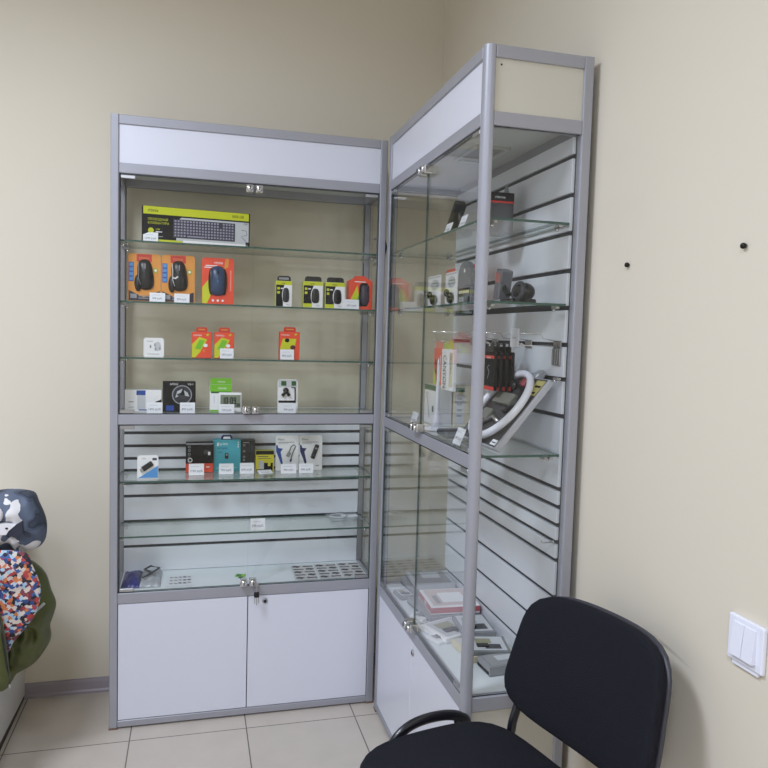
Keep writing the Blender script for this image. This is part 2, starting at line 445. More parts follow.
    # slatwall: boards between grooves with dark inserts
    def slat(z0, z1, gs, nm):
        y0 = slat_x; mb = MB()
        edges = [z0] + [e for q in sorted(gs) for e in (q - .0054, q + .0054)] + [z1]
        for i in range(0, len(edges), 2):
            mb.box(T - .0, L - T, y0, y0 + .012, edges[i], edges[i + 1], SLAT, .0012)
        mb.box(T, L - T, y0 + .0075, y0 + .016, z0 + .001, z1 - .001, GROOVE)
        mb.build(nm, R)
    slat(Z_LT + .0002, Z_MT if grooves_up is None else Z_HB, grooves_low + (grooves_up or []), 'slatted_back_panel')


def shelf(root, L, D, z, y0, y1, name='glass_shelf', clips=True):
    s = pane(.0165, L - .0165, y0, y1, z - .003, z + .003, GLS, GLE, 'z').build(name, root)
    return s


def clips(root, L, z, y0, y1, par):
    for x in (.0165, L - .0165):
        for y in (y0, y1):
            sx = 1 if x < .1 else -1
            mb = MB(); mb.box(min(x, x + sx * .026), max(x, x + sx * .026), y - .005, y + .005, z - .010, z - .0035, CHB, .001)
            mb.lathe([(.004, 0), (.004, .006), (.0005, .0065)], CHR, 10, (x + sx * .02, y, z - .0165)); mb.build('shelf_support', par)


LA, DA = .9, .255
SH = [1.611, 1.4165, 1.2345, .826, .642]
ca = tag(empty('display_cabinet', (0, 0, 0)), 'wide glass display cabinet facing forward, keyboard box on its top shelf, keys in its lock', 'display cabinet', 'glass display cabinets')
gA = [.962, .9155, .8705, .828, .782, .7355, .644, .553]
cabinet(ca, LA, DA, .218, gA, None, .447, .4475, {'keyR': (.5056, .4046)}, True, False)
for z in SH:
    s = shelf(ca, LA, DA, z, .02, .212 if z < 1 else .232); clips(ca, LA, z, .045, .19, s)
s = shelf(ca, LA, DA, 1.0485, .027, .216)
LB_, DB_ = .8408, .2745
cb = tag(empty('display_cabinet', (.8939, -.0406, 0), -PI / 2), 'glass display cabinet standing against the wall on the right, holding the large ring lamp pack', 'display cabinet', 'glass display cabinets')
gB = [.962, .917, .871, .828, .782, .688, .597, .506]
gBu = [1.144, 1.235, 1.32, 1.41, 1.50, 1.591, 1.682, 1.774]
cabinet(cb, LB_, DB_, .241, gB, gBu, .425, .41, {'keyL': (.425 - .0, .3937) and None, 'keyR': (.4272, .3937)}, False, True)
for z in SH[:2]:
    s = shelf(cb, LB_, DB_, z, .02, .236); clips(cb, LB_, z, .045, .215, s)
s = shelf(cb, LB_, DB_, 1.0485, .027, .236); clips(cb, LB_, 1.0485, .2, .215, s)
for z in (1.243,):
    for x in (.0165, LB_ - .0165):
        sx = 1 if x < .1 else -1
        mb = MB(); mb.box(min(x, x + sx * .024), max(x, x + sx * .024), .222, .232, z - .010, z - .0035, CHB, .001)
        mb.lathe([(.004, 0), (.004, .006), (.0005, .0065)], CHR, 10, (x + sx * .02, .227, z - .0165)); mb.build('shelf_support', cb)
# recessed square lamp frame in the underside of the second cabinet's header
mb = MB(); x0, x1, y0, y1 = .40, .58, .085, .185; zz = Z_PB - .0075
for a in ((x0, x1, y0, y0 + .012), (x0, x1, y1 - .012, y1), (x0, x0 + .012, y0 + .012, y1 - .012), (x1 - .012, x1, y0 + .012, y1 - .012)):
    mb.box(a[0], a[1], a[2], a[3], zz - .004, zz + .002, mat('recess_frame', (190, 192, 188), .4))
mb.box(x0 + .012, x1 - .012, y0 + .012, y1 - .012, zz - .0015, zz + .002, mat('recess_dark', (150, 150, 144), .5))
mb.build('header_vent_frame', cb)
# screw heads on the end header
mb = MB(); mb.lathe([(.0005, .0012), (.0022, .0008), (.0022, 0)], BLK, 10, (LB_ - .006, .04, 1.957), 'x'); mb.build('panel_screw', cb)

# keys hanging from the lower lock of the first cabinet
ks = tag(empty('key_set', (.474, -.024, .476)), 'small steel keys on a ring with black head, hanging from the cabinet lock', 'keys')
mb = MB(); mb.box(-.0012, .0012, -.003, .006, -.004, .004, CHB); mb.box(-.006, .006, -.012, -.002, -.007, .005, CHB, .002); mb.build('inserted_key', ks)
mb = MB(); mb.tube([(0, -.008 + .004 * math.sin(t), -.016 + .012 * math.cos(t)) for t in [2 * PI * i / 20 for i in range(20)]], .0008, CHR, 6, True); mb.build('key_ring', ks)
mb = MB(); mb.box(-.009, .009, -.012, -.004, -.046, -.026, BLK, .003); mb.build('key_head', ks)
for dx in (-.0065, 0, .0065):
    mb = MB(); mb.box(dx - .0014, dx + .0014, -.009, -.007, -.072 + abs(dx), -.045, CHB); mb.build('key_blade', ks)

mb = MB(); mb.tube([(.93, .286, 1.70), (.916, .13, 1.69), (.912, .06, 1.665), (.912, .035, 1.64), (.918, .10, 1.61), (.93, .286, 1.60)], .0045, BLK, 8)
o = mb.build('black_cable'); tag(o, 'short loop of black cable in the gap between the two cabinets', 'cable')

# ------------------------------------------------------------------ price cards
tag_mb = None


def card(x, y, z, wd, ht, lean, label, txt='650 руб.', rz=0., grp='white price cards'):
    mb = MB(); mb.box(-wd / 2, wd / 2, 0, .0006, 0, ht, PAP)
    mb.text(txt, 0, ht * .28, ht * .28, -.0003, INK, align='CENTER')
    mb.rect(-wd * .36, ht * .72, wd * .2, ht * .76, -.0003, LGR)
    o = mb.build('price_card', loc=(x, y, z)); o.rotation_euler = (-math.radians(lean), 0, rz)
    tag(o, label, 'price card', grp); return o


TOP1, TOP2, TOP3, MID, TOP4, TOP5, FLR = SH[0] + .0035, SH[1] + .0035, SH[2] + .0035, 1.052, SH[3] + .0035, SH[4] + .0035, .4613
card(.1187, .048, TOP1, .047, .032, 10, 'white price card leaning on the keyboard box', '1290 руб.')
card(.1416, .040, TOP2, .049, .030, 10, 'white price card at the foot of the black vertical mouse pack nearest the cabinet post', '990 руб.')
card(.2191, .040, TOP2, .049, .030, 10, 'white price card in front of the mouse pack with the white-striped mouse', '990 руб.')
card(.7955, .046, TOP2, .052, .034, 8, 'white price card beside the orange box at the shelf end', '650 руб.')
card(.3676, .049, TOP3, .045, .034, 8, 'white price card in front of an orange earphone box, in the pair of orange boxes', '350 руб.')
card(.5717, .049, TOP3, .048, .035, 8, 'white price card on the orange box standing alone', '450 руб.')
card(.1357, .040, MID, .049, .036, 8, 'white price card in front of the low white router box', '1450 руб.')
card(.2408, .040, MID, .049, .036, 8, 'white price card in front of the black box with the round lamp picture', '890 руб.')
card(.3690, .030, MID, .050, .032, 8, 'white price card in front of the white digital clock', '720 руб.')
card(.5797, .040, MID, .050, .034, 8, 'white price card below the clear pack with the black car charger', '390 руб.')
card(.2720, .098, TOP4, .051, .040, 8, 'white price card in front of the black and red box', '1190 руб.')
card(.3735, .108, TOP4, .050, .037, 8, 'white price card in front of the teal box', '790 руб.')
card(.4450, .108, TOP4, .049, .038, 8, 'white price card in front of the narrow black box', '690 руб.')
card(.5910, .095, TOP4, .055, .034, 8, 'white price card in front of the white pack with a cable picture', '990 руб.')
card(.6540, .098, TOP4, .052, .034, 8, 'white price card in front of the white pack with a black card reader picture', '890 руб.')
o = card(.4800, .034, TOP5, .050, .040, 8, 'white price card standing alone on the empty glass shelf', '290 руб.')
o = card(.512, .095, TOP4 + .001, .050, .03, 76, 'white price card fallen nearly flat in front of the yellow box', '450 руб.'); o.rotation_euler = (-math.radians(74), 0, .2)

# ------------------------------------------------------------------ goods in the first cabinet


def bodybox(w_, d_, h_, m, side=None, bev=.0008):
    mb = MB(); mb.box(0, w_, 0, d_, 0, h_, side or m, bev); mb.rect(.0006, .0006, w_ - .0006, h_ - .0006, -.0003, m); return mb


# keyboard box
w_, h_ = .350, .117
mb = bodybox(w_, .035, h_, BLK2); L1, L2, L3 = -.0006, -.0009, -.0012
mb.rect(.004, h_ - .026, w_ - .004, h_ - .001, L1, LIME); mb.rect(w_ - .0035, .001, w_ - .0005, h_ - .001, L1, BLK2)
mb.poly([(.108, .022), (.108, .074), (.125, .086), (w_ - .004, .086), (w_ - .004, .001), (.108, .001)], L1, LGR)
mb.poly([(.004, .001), (.13, .001), (.126, .010), (.004, .010)], L2, LIME)
mb.rect(.13, .001, w_ - .005, .012, L2, WPR)
kx0, kx1, kz0, kz1 = .098, .300, .019, .080
mb.rect(kx0, kz0, kx1, kz1, L2, mat('keyboard_print', (52, 50, 66), .4))
for r in range(6):
    for c in range(20):
        if c in (15,) and r > 3: continue
        x = kx0 + .004 + c * .0098; z = kz0 + .005 + r * .0094
        if r == 0 and 4 <= c <= 9: continue
        mb.rect(x, z, x + .0062, z + .0058, L3, mat('key_print', (150, 150, 172), .4))
mb.rect(kx0 + .045, kz0 + .005, kx0 + .10, kz0 + .0095, L3, mat('key_print', (150, 150, 172), .4))
mb.text('ritmix', .018, h_ - .019, .018, L2, BLK2, .032); mb.text('RKB-100', w_ - .06, h_ - .018, .013, L2, BLK2, .038)
mb.text('ПРОВОДНАЯ', .018, .071, .011, L2, LIME, .062); mb.text('КЛАВИАТУРА', .018, .059, .011, L2, LIME, .066)
mb.ell(.028, .038, .009, .009, L2, LIME); mb.text('USB', .043, .040, .008, L2, LIME, .012); mb.rect(.043, .033, .063, .036, L2, WPR); mb.rect(.043, .018, .065, .021, L2, GRY)
mb.tube([(w_ - .028, -.001, .06), (w_ - .012, -.001, .058), (w_ - .010, -.001, .044), (w_ - .030, -.001, .038), (w_ - .012, -.001, .022)], .0008, DGR, 5)
mb.rect(w_ - .014, .004, w_ - .004, .020, L2, BLK2); mb.text('108', w_ - .022, .078, .009, L2, BLK2)
o = mb.build('keyboard_box', loc=(.0916, .052, TOP1), rz=math.radians(5)); tag(o, 'long lime and black keyboard box showing a dark keyboard, on the top shelf', 'keyboard box')


def mouse_shape(m, cx, cz, wd, ht, dep, lean=0., bulge=0.):
    mb = MB()

    def sq(v):
        v = v.copy(); a_, b_ = abs(v.x / (wd / 2)), abs(v.z / (ht / 2)); rr_ = math.hypot(a_, b_)
        if rr_ > 1e-6:
            e_ = ((a_ / rr_) ** 3.2 + (b_ / rr_) ** 3.2) ** (-1 / 3.2); v.x *= e_; v.z *= e_
        v.x *= 1 - .16 * (v.z / (ht / 2)) * .5
        if v.y > 0: v.y *= .15
        c, q = math.cos(lean), math.sin(lean)
        return Vector((v.x * c - v.z * q, v.y, v.x * q + v.z * c))
    mb.ball((cx, -.001, cz), (wd / 2, dep, ht / 2), m, 20, 14, sq)
    return mb


def blister(wd, ht, m, dep=.002):
    mb = MB(); pts = [(.003, 0), (wd - .003, 0), (wd, .003), (wd, ht - .006), (wd - .006, ht), (.006, ht), (0, ht - .006), (0, .003)]
    mb.prism(pts, 0, dep, m); return mb


def vmouse_pack(x, wd, ht, stripe, label):
    mb = blister(wd, ht, ORG)
    mb.poly([(.003, .002), (.003, .036), (.05, .013), (wd - .003, .036), (wd - .003, .002)], L1, mat('pack_dark_violet', (40, 34, 50), .4))
    mb.rect(wd * .26, ht - .026, wd * .72, ht - .002, L1, RED2); mb.text('ritmix', wd * .33, ht - .018, .014, L2, ORG, wd * .3)
    mb.rect(.002, .065, .018, .128, L1, BLUE)
    for k in range(4): mb.rect(.004, .068 + k * .0155, .016, .079 + k * .0155, L2, LBLUE)
    mb.ring(wd * .84, .103, .008, .0055, L1, LIME2, 20); mb.ell(wd * .84, .103, .004, .004, L1, WPR, 12)
    mb.rect(.008, .010, .028, .024, L2, GRY); mb.rect(.034, .016, .075, .019, L2, GRY); mb.rect(.034, .009, .065, .012, L2, GRY)
    o = mb.build('mouse_pack', loc=(x, .055, TOP2)); tag(o, label, 'mouse pack', 'orange blister packs with vertical mice')
    o.rotation_euler = (math.radians(-3), 0, 0)
    ms = mouse_shape(BLK, wd * .53, .088, .050, .100, .020, .10, .002)
    ms.box(wd * .53 - .0015, wd * .53 + .0015, -.0225, -.015, .104, .122, CHB, .0007)
    ms.tube([(wd * .32, -.010, .125), (wd * .335, -.014, .10), (wd * .33, -.014, .075), (wd * .40, -.014, .052)], .0011, WPR if stripe else GRY, 6)
    if stripe: ms.tube([(wd * .34, -.0150, .080), (wd * .42, -.0215, .077), (wd * .5, -.0225, .084)], .0028, WPR, 6)
    m2 = ms.build('mouse', o)
    t = MB(); t.ball((wd * .31, -.002, .060), (.012, .014, .028), BLK, 12, 8); t.build('thumb_rest', m2)


vmouse_pack(.0483, .103, .156, False, 'orange pack with a plain black vertical mouse, nearest the cabinet post')
vmouse_pack(.1540, .106, .157, True, 'orange pack with a black vertical mouse carrying a white stripe')
# red pack with blue-black mouse
wd, ht = .105, .155
mb = blister(wd, ht, RED)
mb.poly([(.002, .002), (.002, .055), (.035, .10), (.050, .08), (.018, .002)], L1, LIME)
mb.poly([(.078, ht - .002), (wd - .016, ht - .002), (.086, .125), (.072, .118)], L1, ORG)
mb.rect(wd - .012, .045, wd - .008, .115, L1, mat('pale_red', (245, 150, 130), .4)); mb.text('ritmix', .040, ht - .020, .013, L1, WPR, .028)
mb.rect(.012, ht - .028, .05, ht - .025, L1, WPR); mb.rect(.008, ht - .034, .032, ht - .031, L1, WPR)
for k in range(3): mb.ell(.037 + k * .016, .012, .004, .004, L1, WPR, 12)
o = mb.build('mouse_pack', loc=(.2825, .055, TOP2)); tag(o, 'orange-red and lime pack holding a blue-black mouse, on the second shelf', 'mouse pack'); o.rotation_euler = (math.radians(-3), 0, 0)
ms = mouse_shape(NVM, .052, .078, .054, .100, .020)
ms.box(.0500, .0540, -.0225, -.015, .098, .112, BLK, .001); ms.tube([(.036, -.015, .085), (.034, -.013, .065), (.037, -.010, .045)], .0012, GRY, 6)
ms.tube([(.052, -.0190, .068), (.052, -.0205, .080)], .0016, LBLUE, 6)
m2 = ms.build('mouse', o)
t = MB(); t.ball((.031, -.002, .075), (.010, .012, .045), BLK, 12, 8); t.build('side_grip', m2)
t = MB(); t.ball((.073, -.002, .075), (.010, .012, .045), BLK, 12, 8); t.build('side_grip', m2)


def mouse_box(x, wd, h_, label, rz=0, pale=False):
    mb = bodybox(wd, .04, h_, WPR, mat('box_side_lime', (190, 198, 60), .4))
    mb.rect(.001, h_ - .014, wd - .001, h_ - .001, L1, LIME); mb.text('ritmix', wd * .35, h_ - .011, .009, L2, BLK2, wd * .22)
    mb.poly([(.001, .014), (.001, h_ - .014), (wd * .52, h_ - .014), (wd * .38, h_ * .5), (wd * .45, .014)], L1, BLK2)
    mb.rect(.001, .001, wd * .45, .014, L1, LIME if not pale else BLK2); mb.rect(.005, h_ - .030, .014, h_ - .022, L2, LIME); mb.rect(.005, h_ - .044, .014, h_ - .036, L2, LIME)
    mb.rect(.017, h_ - .028, .026, h_ - .024, L2, WPR)
    mb.text('PRO', wd * .66, .005, .007, L1, GRY)
    mb.ell(wd * .62, h_ * .45, wd * .24, h_ * .35, L2, WPR)
    o = mb.build('mouse_box', loc=(x, .05, TOP2), rz=rz); tag(o, label, 'mouse box', 'lime and white mouse boxes')
    t = MB(); pts = [(.004, h_), (wd - .004, h_), (wd - .006, h_ + .013), (wd - .012, h_ + .017), (.012, h_ + .017), (.006, h_ + .013)]
    t.prism(pts, .001, .003, BLK)
    if pale: t.rect(.010, h_ + .004, wd - .012, h_ + .012, .0005, GRY)
    t.build('hang_tab', o)
    mouse_shape(mat('charcoal_mouse', (46, 48, 56), .35) if pale else BLK, wd * .62, h_ * .45, wd * .40, h_ * .56, .006).build('mouse_window', o)


mouse_box(.5288, .056, .088, 'narrow lime, black and white mouse box with a grey hang tab, standing apart', 0, True)
mouse_box(.6237, .068, .0905, 'lime and white mouse box, the middle one of three with hang tabs')
mouse_box(.7008, .070, .0905, 'lime and white mouse box standing next to the price card and orange box')
# orange box with round window
wd, h_ = .085, .118
mb = MB(); pts = [(0, 0), (wd, 0), (wd, h_ - .018), (wd - .022, h_ - .006), (wd - .026, h_), (.026, h_), (.022, h_ - .006), (0, h_ - .018)]
mb.prism(pts, 0, .045, RED)
mb.poly([(.004, .03), (.030, .085), (.036, .05), (.026, .012)], -.0003, LIME); mb.poly([(.022, .012), (.036, .055), (.036, .012)], -.0005, LIME2)
mb.poly([(.034, .010), (.038, .085), (.046, .094), (.066, .094), (.074, .08), (.074, .030), (.066, .012)], -.0007, BLK2)
mb.rect(.020, h_ - .022, .060, h_ - .019, -.0004, WPR)
o = mb.build('mouse_box', loc=(.787, .062, TOP2), rz=math.radians(0)); tag(o, 'bright orange box with a dark window at the shelf end', 'mouse box')
ms = mouse_shape(mat('purple_black_plastic', (52, 44, 66), .3), .058, .052, .030, .070, .008); ms.build('mouse_window', o)

# third shelf
mb = blister(.065, .063, WPR, .018); mb.ell(.045, .035, .010, .016, -.0003, LGR, 20)
for x, z in ((.022, .034), (.036, .040), (.038, .026), (.052, .028)): mb.ell(x, z, .0028, .006, -.0006, GRY, 12)
mb.rect(.010, .050, .030, .053, -.0003, LGR); mb.rect(.012, .008, .05, .010, -.0003, GRY)
o = mb.build('earphone_box', loc=(.0977, .07, TOP3)); tag(o, 'small white box with grey earphone picture, alone near the cabinet post', 'earphone box')


def orange_box(x, wd, h_, label, dark=False):
    mb = bodybox(wd, .022, h_, RED, RED2)
    if dark:
        mb.poly([(.001, .030), (.012, .072), (wd - .012, .072), (wd - .020, .030)], L1, LIME)
        mb.ell(wd * .38, .066, .008, .007, L2, BLK2, 14); mb.ell(wd * .66, .042, .009, .008, L2, mat('dark_plum', (90, 24, 40), .4), 14)
        mb.rect(.001, .030, wd * .3, .034, L2, BLK2)
    else:
        mb.poly([(.001, .001), (.001, .045), (.025, .070), (wd - .014, .062), (wd * .42, .018), (.012, .001)], L1, LIME)
        mb.poly([(.010, .030), (.026, .062), (wd - .022, .058), (wd * .45, .028)], L2, LIME2)
        mb.ell(wd * .70, .042, .007, .006, L3, WPR, 14); mb.ell(wd * .62, .024, .003, .004, L3, ORG, 10)
    mb.text('ritmix', .005, h_ - .014, .010, L1, WPR, wd * .42); mb.ell(wd * .8, h_ - .009, .005, .003, L1, LIME, 12, .5)
    o = mb.build('earphone_box', loc=(x, .06, TOP3)); tag(o, label, 'earphone box', 'orange-red earphone boxes')
    t = MB(); t.prism([(.014, h_), (wd - .014, h_), (wd - .015, h_ + .013), (wd - .019, h_ + .016), (.019, h_ + .016), (.015, h_ + .013)], .001, .003, RED2)
    t.rect(.022, h_ + .006, wd - .022, h_ + .010, .0006, ORG); t.build('hang_tab', o)


orange_box(.2519, .065, .087, 'orange-red earphone box without a price card, in the pair on the third shelf')
orange_box(.3257, .066, .088, 'orange-red earphone box with a price card at its foot, one of a pair')
orange_box(.5452, .071, .096, 'orange-red box with lime panel and dark earbuds picture, standing alone on the third shelf', True)

# middle shelf
mb = bodybox(.118, .035, .074, WPR, LGR)
mb.rect(.037, .056, .066, .072, L1, BLUE); mb.rect(.040, .008, .066, .056, L1, LGR); mb.rect(.012, .032, .028, .035, L1, GRY); mb.rect(.012, .014, .030, .017, L1, LGR)
mb.poly([(.088, .020), (.098, .034), (.117, .042), (.117, .020)], L1, BLK2)
mb.rect(.044, .004, .070, .008, L1, BLUE)
o = mb.build('router_box', loc=(.038, .085, MID)); tag(o, 'low white router box with blue label in the corner above the middle rail', 'router box')
mb = bodybox(.107, .05, .102, BLK2, BLK2)
mb.ring(.062, .058, .033, .029, L1, GRY, 40); mb.ell(.062, .058, .028, .028, L1, mat('car_photo', (40, 46, 58), .4), 30)
mb.poly([(.040, .048), (.060, .058), (.086, .052), (.080, .066), (.062, .078), (.046, .070)], L2, LGR); mb.poly([(.055, .058), (.066, .083), (.072, .056)], L3, BLK2); mb.poly([(.044, .060), (.060, .066), (.078, .044), (.056, .046)], L3, DGR)
mb.text('INTEGO', .022, h_ * .77, .010, L1, WPR, .026); mb.text('VX-1', .08, h_ * .77, .010, L1, WPR, .018)
mb.rect(.010, .004, .036, .022, L1, BLUE)
o = mb.build('car_recorder_box', loc=(.160, .08, MID), rz=math.radians(3)); tag(o, 'black box with a round lamp-like ring picture, tallest on the middle shelf', 'box')
mb = bodybox(.074, .035, .095, WPR, LGR); mb.rect(.001, .070, .073, .0945, L1, LIME2); mb.text('ritmix', .028, .078, .012, L2, WPR, .028)
mb.rect(.004, .064, .078 - .005, .070, L1, mat('dark_green_print', (30, 90, 40), .4)); mb.rect(.001, .001, .03, .007, L1, LIME2); mb.rect(.014, .03, .016, .055, L1, LGR)
o = mb.build('clock_box', loc=(.3134, .085, MID)); tag(o, 'white box with bright green top band, behind the digital clock', 'box')
t = MB(); t.prism([(.002, .095), (.072, .095), (.072, .116), (.002, .116)], .002, .004, LIME2); t.text('ritmix', .025, .101, .010, .0017, WPR, .026); t.build('hang_tab', o)
def seg7(mb, txt, x, z, w_, h_, t, y):
    SEG = {'0': 'abcdef', '1': 'bc', '8': 'abcdefg', '9': 'abcdfg'}
    for ch_ in txt:
        if ch_ == ':':
            for q in (.3, .65): mb.rect(x, z + h_ * q, x + t, z + h_ * q + t, y, BLK2)
            x += t * 1.9; continue
        B = {'a': (0, h_ - t, w_, h_), 'b': (w_ - t, h_ / 2, w_, h_), 'c': (w_ - t, 0, w_, h_ / 2), 'd': (0, 0, w_, t), 'e': (0, 0, t, h_ / 2), 'f': (0, h_ / 2, t, h_), 'g': (0, h_ / 2 - t / 2, w_, h_ / 2 + t / 2)}
        for k in SEG[ch_]: b_ = B[k]; mb.rect(x + b_[0], z + b_[1], x + b_[2], z + b_[3], y, BLK2)
        x += w_ + t * .8


ck = tag(empty('digital_clock', (.3425, .055, MID)), 'white digital clock reading 10:09 on its grey screen', 'clock')
mb = MB(); mb.box(0, .078, 0, .022, 0, .069, WPR, .005, 3); mb.build('clock_body', ck)
mb = MB(); mb.box(.006, .073, -.0012, .002, .018, .061, mat('lcd', (128, 140, 122), .25), .0004); seg7(mb, '10:09', .0115, .030, .0085, .023, .0030, -.0018)
seg7(mb, '88', .0605, .022, .0045, .011, .0014, -.0018); mb.rect(.010, .022, .050, .024, -.0017, DGR); mb.build('clock_screen', ck)
# car charger blister
o = mb = blister(.070, .116, WPR, .0018)
mb.rect(.002, .088, .068, .114, L1, LGR); mb.rect(.012, .094, .030, .110, L2, mat('dark_green_print', (30, 90, 40), .4)); mb.rect(.048, .094, .064, .110, L2, mat('dark_green_print', (30, 90, 40), .4))
mb.rect(.003, .034, .064, .042, L1, BLK2)
o = mb.build('charger_pack', loc=(.5434, .062, MID)); tag(o, 'white blister pack with black phone holder, standing alone on the middle shelf', 'charger pack'); o.rotation_euler = (math.radians(-4), 0, 0)
t = MB(); t.tube([(.016, -.006, .058), (.028, -.008, .074), (.040, -.006, .060)], .006, BLK, 8); t.ball((.028, -.006, .078), (.010, .006, .009), BLK); t.tube([(.048, -.004, .088), (.060, -.004, .088), (.061, -.004, .045), (.057, -.004, .038)], .0022, BLK, 7); t.build('phone_holder', o)

# shelf below the middle rail
mb = blister(.067, .081, WPR, .002); mb.poly([(.004, .006), (.066, .006), (.066, .046)], L1, LBLUE); mb.text('USB', .014, .068, .007, L1, GRY, .012); mb.rect(.048, .064, .062, .072, L1, INK)
mb.rect(.001, .001, .066, .006, L1, LGR)
o = mb.build('adapter_pack', loc=(.0814, .042, TOP4)); tag(o, 'small white and blue card with a black plug adapter, apart from the other boxes', 'adapter pack'); o.rotation_euler = (math.radians(-4), 0, 0)
t = MB(); t.M = Matrix.Translation((.034, -.004, .045)) @ Matrix.Rotation(-.6, 4, 'Y'); t.box(-.020, .018, -.004, .003, -.008, .010, BLK, .003, 2); t.box(-.028, -.018, -.003, .002, -.006, .006, CHB, .001); t.build('adapter', o)
mb = bodybox(.095, .04, .105, BLK2, BLK2)
mb.rect(.0007, .0007, .094, .033, L1, RED); mb.rect(.001, .100, .094, .1045, L1, GRY)
for k in range(5): mb.ring(.012, .092 - k * .013, .0045, .003, L1, GRY, 14)
mb.ring(.015, .045, .008, .0055, L2, WPR, 20); mb.rect(.062, .066, .080, .080, L1, DGR); mb.rect(.076, .062, .084, .074, L2, WPR); mb.rect(.056, .098, .088, .0985, L1, GRY); mb.rect(.07, .018, .082, .022, L2, WPR)
o = mb.build('headset_box', loc=(.2355, .145, TOP4)); tag(o, 'black box with an orange-red lower band and white icons, beside the teal box', 'box')
mb = bodybox(.097, .035, .114, TEAL, TEAL)
mb.text('tp-link', .022, .095, .013, L1, WPR, .030); mb.poly([(.014, .092), (.014, .102), (.020, .105), (.020, .092)], L1, WPR); mb.text('AC600', .016, .080, .010, L1, NAVY, .034); mb.text('USB', .016, .066, .009, L1, NAVY, .016)
mb.rect(.012, .012, .085, .013, L1, WPR); mb.rect(.006, .058, .085, .0585, L1, LBLUE)
for k in range(3): mb.ell(.088, .104 - k * .008, .002, .003, L1, WPR, 8)
o = mb.build('adapter_box', loc=(.3285, .16, TOP4)); tag(o, 'teal box with white logo and dark rounded hang tab', 'adapter box')
t = MB(); t.prism([(.028, .114), (.068, .114), (.068, .124), (.062, .131), (.034, .131), (.028, .124)], .001, .003, NAVY); t.poly([(.034, .117), (.062, .117), (.058, .125), (.038, .125)], .0005, PAP); t.build('hang_tab', o)
t = MB(); t.box(.042, .054, -.003, .0, .046, .066, BLK, .001); t.box(.045, .051, -.004, .0, .057, .064, CHB, .0005); t.build('usb_dongle', o)
mb = bodybox(.050, .04, .110, mat('box_black_brown', (34, 30, 30), .4)); mb.rect(.001, .001, .049, .020, L1, WPR)
for x, z in ((.012, .092), (.012, .07), (.012, .05), (.012, .038)): mb.ring(x, z, .004, .002, L1, GRY, 12)
mb.rect(.008, .100, .03, .103, L1, GRY); mb.rect(.035, .07, .045, .092, L1, DGR)
o = mb.build('headphone_box', loc=(.4265, .17, TOP4)); tag(o, 'narrow black box with white bottom, standing between the teal box and the door gap', 'box')
mb = bodybox(.066, .03, .074, YEL, mat('yellow_side', (190, 182, 60), .4))
mb.rect(.001, .060, .065, .0735, L1, BLK2); mb.rect(.008, .052, .045, .055, L1, INK); mb.rect(.010, .045, .055, .047, L1, INK)
mb.rect(.012, .008, .030, .038, L1, LGR); mb.rect(.030, .002, .062, .030, L1, BLK2); mb.rect(.044, .018, .054, .03, L2, YEL); mb.rect(.002, .002, .062, .007, L1, DGR)
o = mb.build('memory_card_box', loc=(.478, .15, TOP4)); tag(o, 'low yellow box with black top stripe, behind the fallen price card', 'box')


def white_pack(x, label, kind):
    wd, ht = .084, .128
    mb = blister(wd, ht, WPR, .004); mb.M = Matrix.Identity(4)
    mb.text('Mivo', .008, ht - .018, .010, L1, INK, .022); mb.rect(.010, ht - .026, .068, ht - .024, L1, GRY); mb.rect(.010, ht - .031, .045, ht - .029, L1, LGR)
    mb.poly([(.001, .092), (.006, .094), (.010, .082), (.026, .080), (.018, .068), (.026, .030), (.024, .012), (.014, .040), (.006, .060), (.002, .070)], L1, NAVY if kind else BLUE)
    if kind: mb.rect(.060, .014, .072, .018, L1, GRY)
    o = mb.build('cable_pack', loc=(x, .152, TOP4)); tag(o, label, 'cable pack', 'white packs with blue figure'); o.rotation_euler = (math.radians(-3), 0, 0)
    t = MB()
    if kind == 0:
        t.tube([(.056, -.003, .045), (.064, -.003, .072), (.072, -.003, .088), (.066, -.003, .094), (.056, -.003, .088), (.052, -.003, .076), (.048, -.003, .066)], .0014, DGR, 6)
        t.M = Matrix.Translation((.047, -.003, .060)) @ Matrix.Rotation(.5, 4, 'Y'); t.box(-.006, .006, -.003, .001, -.010, .008, GRY, .001)
        t.M = Matrix.Translation((.055, -.003, .038)) @ Matrix.Rotation(.3, 4, 'Y'); t.box(-.003, .003, -.002, .001, -.006, .006, NAVY, .001)
        t.build('cable_adapter', o)
    else:
        t.M = Matrix.Translation((.056, -.003, .068)) @ Matrix.Rotation(.35, 4, 'Y'); t.box(-.008, .008, -.005, .001, -.027, .027, BLK, .003, 2); t.box(-.005, .005, -.006, -.004, -.018, -.012, DGR); t.box(-.005, .005, -.006, -.004, .010, .016, GRY)
        t.build('usb_hub', o)


white_pack(.5500, 'white pack with a blue figure and a thin curled cable', 0)
white_pack(.6370, 'white pack with a blue figure and a black stick-shaped hub', 1)
# shelf 5: cable in clear bag
o = empty('cable_bag', (.824, .158, TOP5), math.radians(4)); tag(o, 'clear flat bag with coiled pale cable at the back corner of the lower shelf', 'bagged cable')
mb = MB(); mb.box(-.075, .045, -.055, .05, 0, .006, CLR, .002); mb.build('clear_bag', o)
mb = MB()
for r in (.028, .033): mb.tube([(-.035 + r * math.cos(t), r * .9 * math.sin(t), .008) for t in [2 * PI * i / 24 for i in range(24)]], .0018, LGR, 6, True)
mb.build('coiled_cable', o)
mb = MB(); mb.box(-.025, .035, -.018, .012, .0065, .0075, PAP); mb.build('paper_label', o)

# cabinet floor goods
FOLD = mat('clear_blue_bag', (70, 78, 130), .25, 0, .35, 60, .4)
o = empty('gadget_bag', (.03, .045, FLR)); tag(o, 'crumpled clear bag with dark blue header and grey cable, on the cabinet floor', 'bagged cable')


